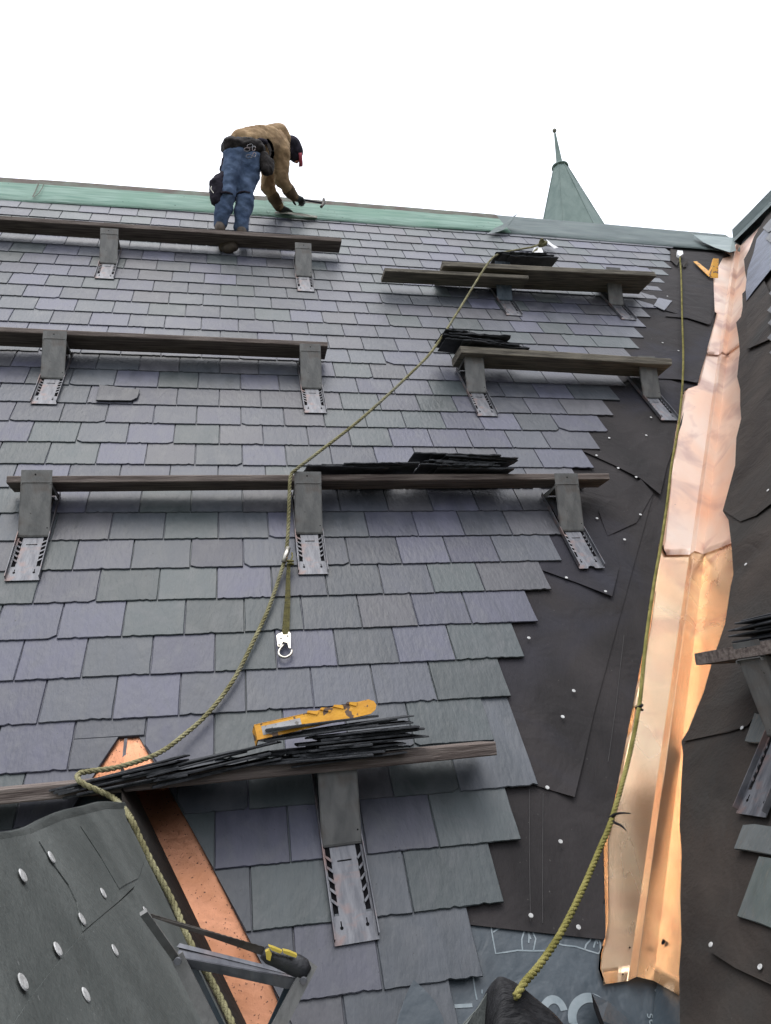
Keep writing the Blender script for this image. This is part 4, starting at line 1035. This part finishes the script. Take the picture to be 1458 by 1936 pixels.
tube(bm, [SPt(x, y, YB-.002) for x, y, r in hp], [r*YB/1415*.98 for x, y, r in hp], 14)
build('handle', bm, 'black', sw, True)
bm = bmesh.new()
for pts in ([(508, 1789), (520, 1793), (534, 1799), (530, 1803), (514, 1797)], [(535, 1797), (548, 1800), (562, 1806), (560, 1811), (545, 1806), (536, 1802)], [(502, 1800), (510, 1796), (514, 1804), (511, 1817), (504, 1814)]):
    slab(bm, [SPt(x, y, YB-.0165) for x, y in pts], Vector((0, .008, 0)))
build_each('grip_inlay', bm, 'handle_y', sw)

# ------------------------------------------------------------------ side roof bracket, plank and slates
pS = on(SIDE, 1421, 1543, N0+.05); pL = on(SIDE, 1395, 1540, N0+.05)
YSd = -pS[0]
make_bracket('roof_bracket', SIDE @ Matrix.Translation((pS[0], pS[1], N0+.052)), 'pale steel roof bracket on the dark side roof, right edge', phi=BE, depth=.25, plank_th=.04, plate='steel_dull')
SB = Matrix.Translation((0, 0, 0))
hb = pS[1]+.28+.315; back = SIDE @ Vector((pS[0], hb, N0+.064)); Xf = back.x-.25
bm = bmesh.new(); y_far = back.y+.42
endp = ray(1318, 1268); endp = endp*(Xf/endp.x)
y_far = endp.y
box(bm, 0, .25, -(y_far+.9), 0, 0, .042)
bmesh.ops.bevel(bm, geom=list(bm.edges), offset=.003, segments=1)
o = build('plank', bm, 'wood'); o.location = (Xf, y_far, back.z); tag(o, 'plank end poking out over the copper valley from the side roof', 'plank', 'scaffold planks on roof brackets')
print('SIDE', pS, back, Xf, y_far, endp)
base = Vector((Xf+.13, y_far-.45, back.z+.046))
for i in range(9):
    o = bpy.data.objects.new('loose_slate', random.choice(variants)); C.objects.link(o)
    o.location = base+Vector((rnd(.02), rnd(.08), .009*i)); o.rotation_euler = (rnd(.03), rnd(.02), PI/2+rnd(.12))
    tag(o, 'topmost slate of the pile on the side roof plank at the right edge' if i == 8 else 'dark slate in the pile on the side roof plank at the right edge', 'slate', 'slates piled on the side roof plank')

# ------------------------------------------------------------------ black bag and torn membrane at the bottom
bm = bmesh.new()
YBG = 1.62
prof = [(945, 1846, .0), (945, 1855, .014), (947, 1870, .030), (950, 1890, .046), (955, 1912, .062), (960, 1940, .080), (966, 1985, .10), (970, 2060, .11)]
rings = []
for i, (x, y, r) in enumerate(prof):
    c = atY(x+i*1.5, y, YBG); ring = []
    for k in range(28):
        a = 2*PI*k/28
        rr = r*(1+.10*math.sin(a*3+i*.4)+.06*math.sin(a*7+i)+.10*noise.noise(Vector((math.cos(a)*2, math.sin(a)*2, i*.5))))+.003
        ring.append(bm.verts.new(c+Vector((math.cos(a)*rr*(1.15 if math.cos(a) > 0 else .85), math.sin(a)*rr*.8, 0))))
    rings.append(ring)
for a, b in zip(rings[:-1], rings[1:]):
    for k in range(28): bm.faces.new((a[k], a[(k+1) % 28], b[(k+1) % 28], b[k]))
bm.faces.new(rings[0]); bm.faces.new(rings[-1])
bag = build('black_bag', bm, 'black_bag', None, True); tag(bag, 'crumpled shiny black bag at the bottom edge, where the yellow green rope ends', 'bag')
sub = bag.modifiers.new('s', 'SUBSURF'); sub.levels = 1; sub.render_levels = 2
bm = bmesh.new()
slab(bm, [atY(x, y, Y) for x, y, Y in ((928, 1866, 1.68), (938, 1850, 1.66), (905, 1905, 1.60), (868, 1945, 1.55), (850, 1990, 1.5), (940, 1990, 1.62))], Vector((0, .003, 0)))
o = build('bag_flap', bm, 'felt_grey'); o.parent = bag
def flap(pts, mat, label):
    bm = bmesh.new(); slab(bm, [won(MAIN, x, y, h) for x, y, h in pts], N1*-.0015)
    o = build('membrane_flap', bm, mat); o.data.transform(IM); o.parent = roof; o['label'] = label; return o
flap([(782, 1852, .022), (800, 1868, .020), (822, 1892, .018), (838, 1925, .018), (842, 1950, .016), (744, 1960, .014), (752, 1925, .016), (768, 1880, .02)], 'membrane', 'torn dark triangle of membrane lying over the lowest slates')
flap([(1120, 1878, .012), (1126, 1905, .03), (1138, 1930, .06), (1150, 1960, .09), (1200, 1990, .02), (1230, 1960, 0), (1190, 1918, .004), (1150, 1893, .006)], 'membrane', 'folded back corner of membrane right of the letters')
flap([(1118, 1876, .02), (1123, 1905, .05), (1134, 1935, .09), (1146, 1965, .12), (1152, 1962, .10), (1140, 1930, .07), (1130, 1903, .035)], 'hole', 'black edge of the folded membrane')

# ------------------------------------------------------------------ the worker
def caps_mesh(bm, segs, sg=14):
    """tapered capsules, later fused by a voxel remesh"""
    for a, b, ra, rb_ in segs:
        a, b = Vector(a), Vector(b); d = b-a; L = d.length
        if L < 1e-5: d = Vector((0, 0, 1)); 
        k = 7; P, R = [], []
        t = d.normalized()
        for i in range(k): an = PI/2*(1-i/(k-1)); P.append(a-t*ra*math.sin(an)); R.append(max(.0008, ra*math.cos(an)))
        for i in range(k): an = PI/2*(i/(k-1)); P.append(b+t*rb_*math.sin(an)); R.append(max(.0008, rb_*math.cos(an)))
        tube(bm, P, R, sg)
def fused(name, segs, mat, parent, vox=.012, sm=4, folds=0.0, fs=9):
    bm = bmesh.new(); caps_mesh(bm, [(sI2 @ Vector(a), sI2 @ Vector(b), ra, rb_) for a, b, ra, rb_ in segs])
    o = build(name, bm, mat, parent, True)
    m = o.modifiers.new('fuse', 'REMESH'); m.mode = 'VOXEL'; m.voxel_size = vox; m.use_smooth_shade = True
    m2 = o.modifiers.new('soft', 'SMOOTH'); m2.factor = .6; m2.iterations = sm
    if folds:
        tx = bpy.data.textures.new(name+'_folds', 'CLOUDS'); tx.noise_scale = 1/fs; tx.noise_depth = 2
        m3 = o.modifiers.new('folds', 'DISPLACE'); m3.texture = tx; m3.strength = folds; m3.mid_level = .5; m3.texture_coords = 'LOCAL'
    return o
J = {}
def jp(n_, x, y, Y): J[n_] = atY(x, y, Y)
jp('hipL', 444, 298, 5.50); jp('hipR', 474, 304, 5.54); jp('pel', 457, 284, 5.54)
jp('kneeL', 429, 368, 5.50); jp('kneeR', 464, 366, 5.56)
jp('ankL', 416, 424, 5.56); jp('ankR', 457, 430, 5.60)
jp('waist', 472, 272, 5.60); jp('chest', 505, 271, 5.74); jp('neck', 532, 268, 5.86); jp('head', 552, 280, 5.92)
jp('shR', 530, 290, 5.76); jp('shL', 512, 298, 5.96)
jp('elR', 533, 343, 5.86); jp('wrR', 556, 372, 6.02)
jp('elL', 506, 352, 6.02); jp('wrL', 528, 392, 6.12)
man = empty('person', Matrix.Translation(J['ankL']-Vector((0, 0, .08))), 'worker in tan jacket, blue jeans and dark cap, bending over the ridge with a hammer', 'person')
sI2 = man.matrix_world.inverted()
j = J
def lerp(a, b, t): return a.lerp(b, t)
# body: one continuous figure under the clothes
body = [(j['pel'], j['waist'], .12, .11), (j['waist'], j['chest'], .11, .125), (j['chest'], j['neck'], .12, .055), (j['neck'], j['head'], .05, .06), (j['head'], j['head']+Vector((.02, .02, -.05)), .078, .062),
        (j['hipL'], j['kneeL'], .075, .05), (j['kneeL'], j['ankL'], .048, .035), (j['hipR'], j['kneeR'], .075, .05), (j['kneeR'], j['ankR'], .048, .035),
        (j['neck'], j['shR'], .05, .055), (j['neck'], j['shL'], .05, .055), (j['shR'], j['elR'], .045, .035), (j['elR'], j['wrR'], .034, .024), (j['shL'], j['elL'], .045, .035), (j['elL'], j['wrL'], .034, .024)]
hd = j['head']; fwd_h = Vector((.55, .35, -.55)).normalized()
body += [(hd+fwd_h*.085+Vector((0, 0, -.02)), hd+fwd_h*.098+Vector((0, 0, -.022)), .013, .010),            # nose
         (hd+fwd_h*.06+Vector((.0, 0, -.06)), hd+fwd_h*.065+Vector((0, 0, -.075)), .03, .028),                # chin
         (hd+Vector((-.03, -.082, -.01)), hd+Vector((-.035, -.085, -.035)), .012, .010)]                     # ear
fused('body', body, 'skin', man, .011, 2)
jk = [(lerp(j['pel'], j['waist'], .25)+Vector((0, 0, .03)), j['waist'], .135, .145), (j['waist'], j['chest'], .145, .165), (j['chest'], lerp(j['chest'], j['neck'], .7), .16, .11),
      (j['chest'], j['shR'], .13, .095), (j['chest'], j['shL'], .12, .09), (lerp(j['chest'], j['neck'], .7), j['shR'], .11, .095),
      (j['shR'], j['elR'], .092, .066), (j['elR'], lerp(j['elR'], j['wrR'], .92), .066, .046), (j['shL'], j['elL'], .09, .066), (j['elL'], lerp(j['elL'], j['wrL'], .92), .066, .046)]
fused('jacket', jk, 'jacket', man, .011, 3, .045, 10)
fused('cuff', [(lerp(j['elR'], j['wrR'], .55), lerp(j['elR'], j['wrR'], .95), .062, .050)], 'cuff', man, .010, 2, .02, 12)
fused('cuff', [(lerp(j['elL'], j['wrL'], .55), lerp(j['elL'], j['wrL'], .95), .062, .050)], 'cuff', man, .010, 2, .02, 12)
hood = [(j['chest']+Vector((-.01, 0, .10)), j['neck']+Vector((-.02, -.02, .09)), .075, .085), (j['neck']+Vector((.0, -.05, .05)), j['neck']+Vector((.03, -.04, .0)), .07, .06)]
fused('hood', hood, 'jacket', man, .012, 3, .02, 12)
jn = [(j['pel'], lerp(j['pel'], j['waist'], .5), .125, .12), (j['pel'], j['hipL'], .12, .10), (j['pel'], j['hipR'], .12, .105), (j['hipL'], j['kneeL'], .095, .068), (j['kneeL'], lerp(j['kneeL'], j['ankL'], .5), .070, .072), (lerp(j['kneeL'], j['ankL'], .5), j['ankL'], .070, .060),
      (j['hipR'], j['kneeR'], .105, .074), (j['kneeR'], lerp(j['kneeR'], j['ankR'], .5), .074, .075), (lerp(j['kneeR'], j['ankR'], .5), j['ankR'], .074, .064)]
fused('jeans', jn, 'jeans', man, .010, 2, .042, 11)
def boot(a, toe, up=.03):
    a = Vector(a); z = a.z-.075
    s = [(a, a+Vector((0, 0, -.05)), .052, .045), (a+Vector((0, -.02, -.045)), Vector((a.x, a.y-.02, z+.01)), .042, .040), (Vector((a.x, a.y, z+.035)), a+Vector(toe)+Vector((0, 0, -.055)), .044, .038)]
    return fused('boot', s, 'boot', man, .010, 2)
boot(j['ankL'], (.02, .15, 0)); boot(j['ankR'], (.02, .14, 0))
ub = atY(431, 470, 5.60)
fused('boot', [(ub+Vector((-.035, .03, .03)), ub+Vector((.045, -.02, .01)), .045, .045), (ub, ub+Vector((0, .02, .06)), .05, .04)], 'boot', man, .010, 2)
# hands in gloves: palm, four fingers and thumb each
def hand(wr, fdir, palm_n, grip, name='glove'):
    wr = Vector(wr); fdir = Vector(fdir).normalized(); pn = Vector(palm_n).normalized(); sd = fdir.cross(pn).normalized(); pn = sd.cross(fdir)
    s = [(wr, wr+fdir*.05, .028, .034), (wr+fdir*.04-sd*.018, wr+fdir*.085-sd*.026, .020, .016), (wr+fdir*.04+sd*.018, wr+fdir*.085+sd*.026, .020, .016), (wr+fdir*.085-sd*.024, wr+fdir*.085+sd*.024, .016, .016)]
    for k, (o, L) in enumerate(((-.030, .060), (-.010, .072), (.010, .068), (.030, .052))):
        b0 = wr+fdir*.09+sd*o; b1 = b0+(fdir*math.cos(grip*.6)+pn*math.sin(grip*.6))*L*.45; b2 = b1+(fdir*math.cos(grip*1.5)+pn*math.sin(grip*1.5))*L*.35; b3 = b2+(fdir*math.cos(grip*2.2)+pn*math.sin(grip*2.2))*L*.28
        s += [(b0, b1, .0105, .010), (b1, b2, .010, .0092), (b2, b3, .0092, .0082)]
    t0 = wr+fdir*.035+sd*.030; t1 = t0+(fdir*.6+sd*.8+pn*.3).normalized()*.04; t2 = t1+(fdir*.9+sd*.1+pn*.5).normalized()*.032
    s += [(t0, t1, .014, .0115), (t1, t2, .0115, .0095)]
    return fused(name, s, 'glove', man, .0045, 1)
hr = atY(572, 379, 6.10)
hand(j['wrR'], hr-j['wrR'], (.1, .2, -1), 1.05)
hl = atY(556, 403, 6.22)
hand(j['wrL'], hl-j['wrL'], (0, .3, -1), .25)
cp = [(hd+Vector((-.005, 0, .02)), hd+Vector((.02, .02, -.015)), .098, .092), (hd+Vector((-.03, 0, 0)), hd+Vector((-.02, 0, -.04)), .085, .07)]
cap_o = fused('cap', cp, 'cloth_dark', man, .011, 2)
fc = [(hd+fwd_h*.03+Vector((0, 0, -.03)), hd+fwd_h*.05+Vector((0, 0, -.055)), .068, .05)]
fused('face_scarf', fc, 'cloth_dark', man, .010, 2)
bm = bmesh.new(); bx = hd+Vector((.055, .02, -.075)); bd = Vector((.20, .1, -1)).normalized(); bs = Vector((.15, 1, .15)).normalized()
ring = [bx+bs*.06*math.cos(a)*(1) + bd*(.105*max(0, math.sin(a)))+Vector((.012*math.cos(a*2), 0, 0)) for a in [i/14*PI for i in range(15)]]
ring2 = [sI2 @ p for p in ring]; slab(bm, ring2, Vector((.03, 0, .008)))
o = build('brim', bm, 'red', cap_o, True)
# belt, pouch, hooks and hanging tool bag
bl_ = [(j['hipL']+Vector((-.03, -.05, .08)), j['hipR']+Vector((.05, -.06, .09)), .075, .075), (j['hipR']+Vector((.05, -.05, .08)), j['hipR']+Vector((.09, .06, .07)), .07, .06), (j['hipL']+Vector((-.03, -.05, .08)), j['pel']+Vector((-.12, .06, .06)), .07, .06)]
fused('tool_belt', bl_, 'leather', man, .012, 2, .03, 20)
pc = [(j['hipR']+Vector((.11, -.04, .02)), j['hipR']+Vector((.13, -.03, -.12)), .050, .044), (j['hipR']+Vector((.17, -.02, -.02)), j['hipR']+Vector((.16, -.02, -.10)), .04, .04)]
fused('tool_pouch', pc, 'leather', man, .010, 2, .015, 25)
pb = [(atY(421, 335, 5.5), atY(412, 352, 5.5), .05, .075), (atY(412, 352, 5.5), atY(411, 378, 5.5), .075, .06), (atY(424, 320, 5.5), atY(432, 300, 5.5), .04, .05)]
fused('hanging_bag', pb, 'cloth_dark', man, .011, 2, .03, 20)
bk = [(atY(462, 262, 5.52), atY(480, 258, 5.52), .045, .045), (atY(468, 270, 5.46), atY(500, 268, 5.52), .03, .03)]
fused('harness_pack', bk, 'cloth_dark', man, .010, 2, .03, 25)
bm = bmesh.new()
for k, (x, y) in enumerate([(467, 283), (473, 276), (480, 281), (471, 296), (481, 293)]):
    c = sI2 @ atY(x, y, 5.33); a0 = rnd(1.5); P = []
    for i in range(11):
        a = i/10*2*PI; P.append(c+Vector((math.cos(a)*.012*math.cos(a0)+math.sin(a)*.026*math.sin(a0), rnd(.002), math.sin(a)*.026*math.cos(a0)-math.cos(a)*.018*math.sin(a0))))
    tube(bm, P, .0034, 6)
build_each('snap_hook', bm, 'steel', man, True)
bm = bmesh.new()
for pts in ([(503, 262), (512, 272), (516, 288), (514, 300)], [(496, 264), (507, 274), (512, 290), (511, 304)], [(462, 262), (480, 258), (496, 262), (508, 268)]):
    P = [sI2 @ atY(x, y, 5.55) for x, y in pts]; strap_mesh(bm, P, .028, .004, Vector((0, -1, 0)))
build_each('harness_strap', bm, 'leather', man)
bm = bmesh.new()
P = [sI2 @ atY(x, y, 5.5) for x, y in ((452, 278), (446, 270), (440, 266), (437, 271), (438, 279))]; tube(bm, catmull(P, .008), .003, 5)
P = [sI2 @ atY(x, y, 5.4) for x, y in ((404, 365), (399, 358), (400, 352))]; tube(bm, catmull(P, .008), .003, 5)
build_each('loose_cord', bm, 'zinc', man)
# knee pad straps
bm = bmesh.new()
for kj, an in (('kneeL', 'ankL'), ('kneeR', 'ankR')):
    c = sI2 @ lerp(j[kj], j[an], .12); rr = .074
    P = [c+Vector((math.cos(a)*rr, math.sin(a)*rr, 0)) for a in [i/16*2*PI for i in range(17)]]
    tube(bm, P, .010, 6)
build_each('knee_strap', bm, 'cloth_dark', man)
# hammer held in the right hand: its own thing
hm = empty('slate_hammer', Matrix.Translation(hr), 'slater hammer with a thin handle, held in the gloved hand of the worker', 'hammer')
hI = hm.matrix_world.inverted()
bm = bmesh.new(); tube(bm, [hI @ atY(560, 375, 6.10), hI @ atY(580, 379, 6.12), hI @ atY(609, 384, 6.14)], [.011, .009, .008], 8); build('handle', bm, 'cloth_dark', hm, True)
bm = bmesh.new(); tube(bm, catmull([hI @ atY(612, 376, 6.15), hI @ atY(613, 383, 6.14), hI @ atY(610, 388, 6.13), hI @ atY(607, 391, 6.12)], .01), .014, 8); build('hammer_head', bm, 'blade', hm, True)
# lifted flashing under the working hand
bm = bmesh.new()
slab(bm, [won(MAIN, x, y, h) for x, y, h in ((520, 404, .03), (545, 404, .05), (562, 407, .06), (600, 412, .02), (600, 408, .02), (570, 403, .045), (545, 400, .045), (520, 400, .03))], N1*-.002)
o = build('lifted_edge', bm, 'patina_edge'); o.data.transform(IM); o.parent = roof
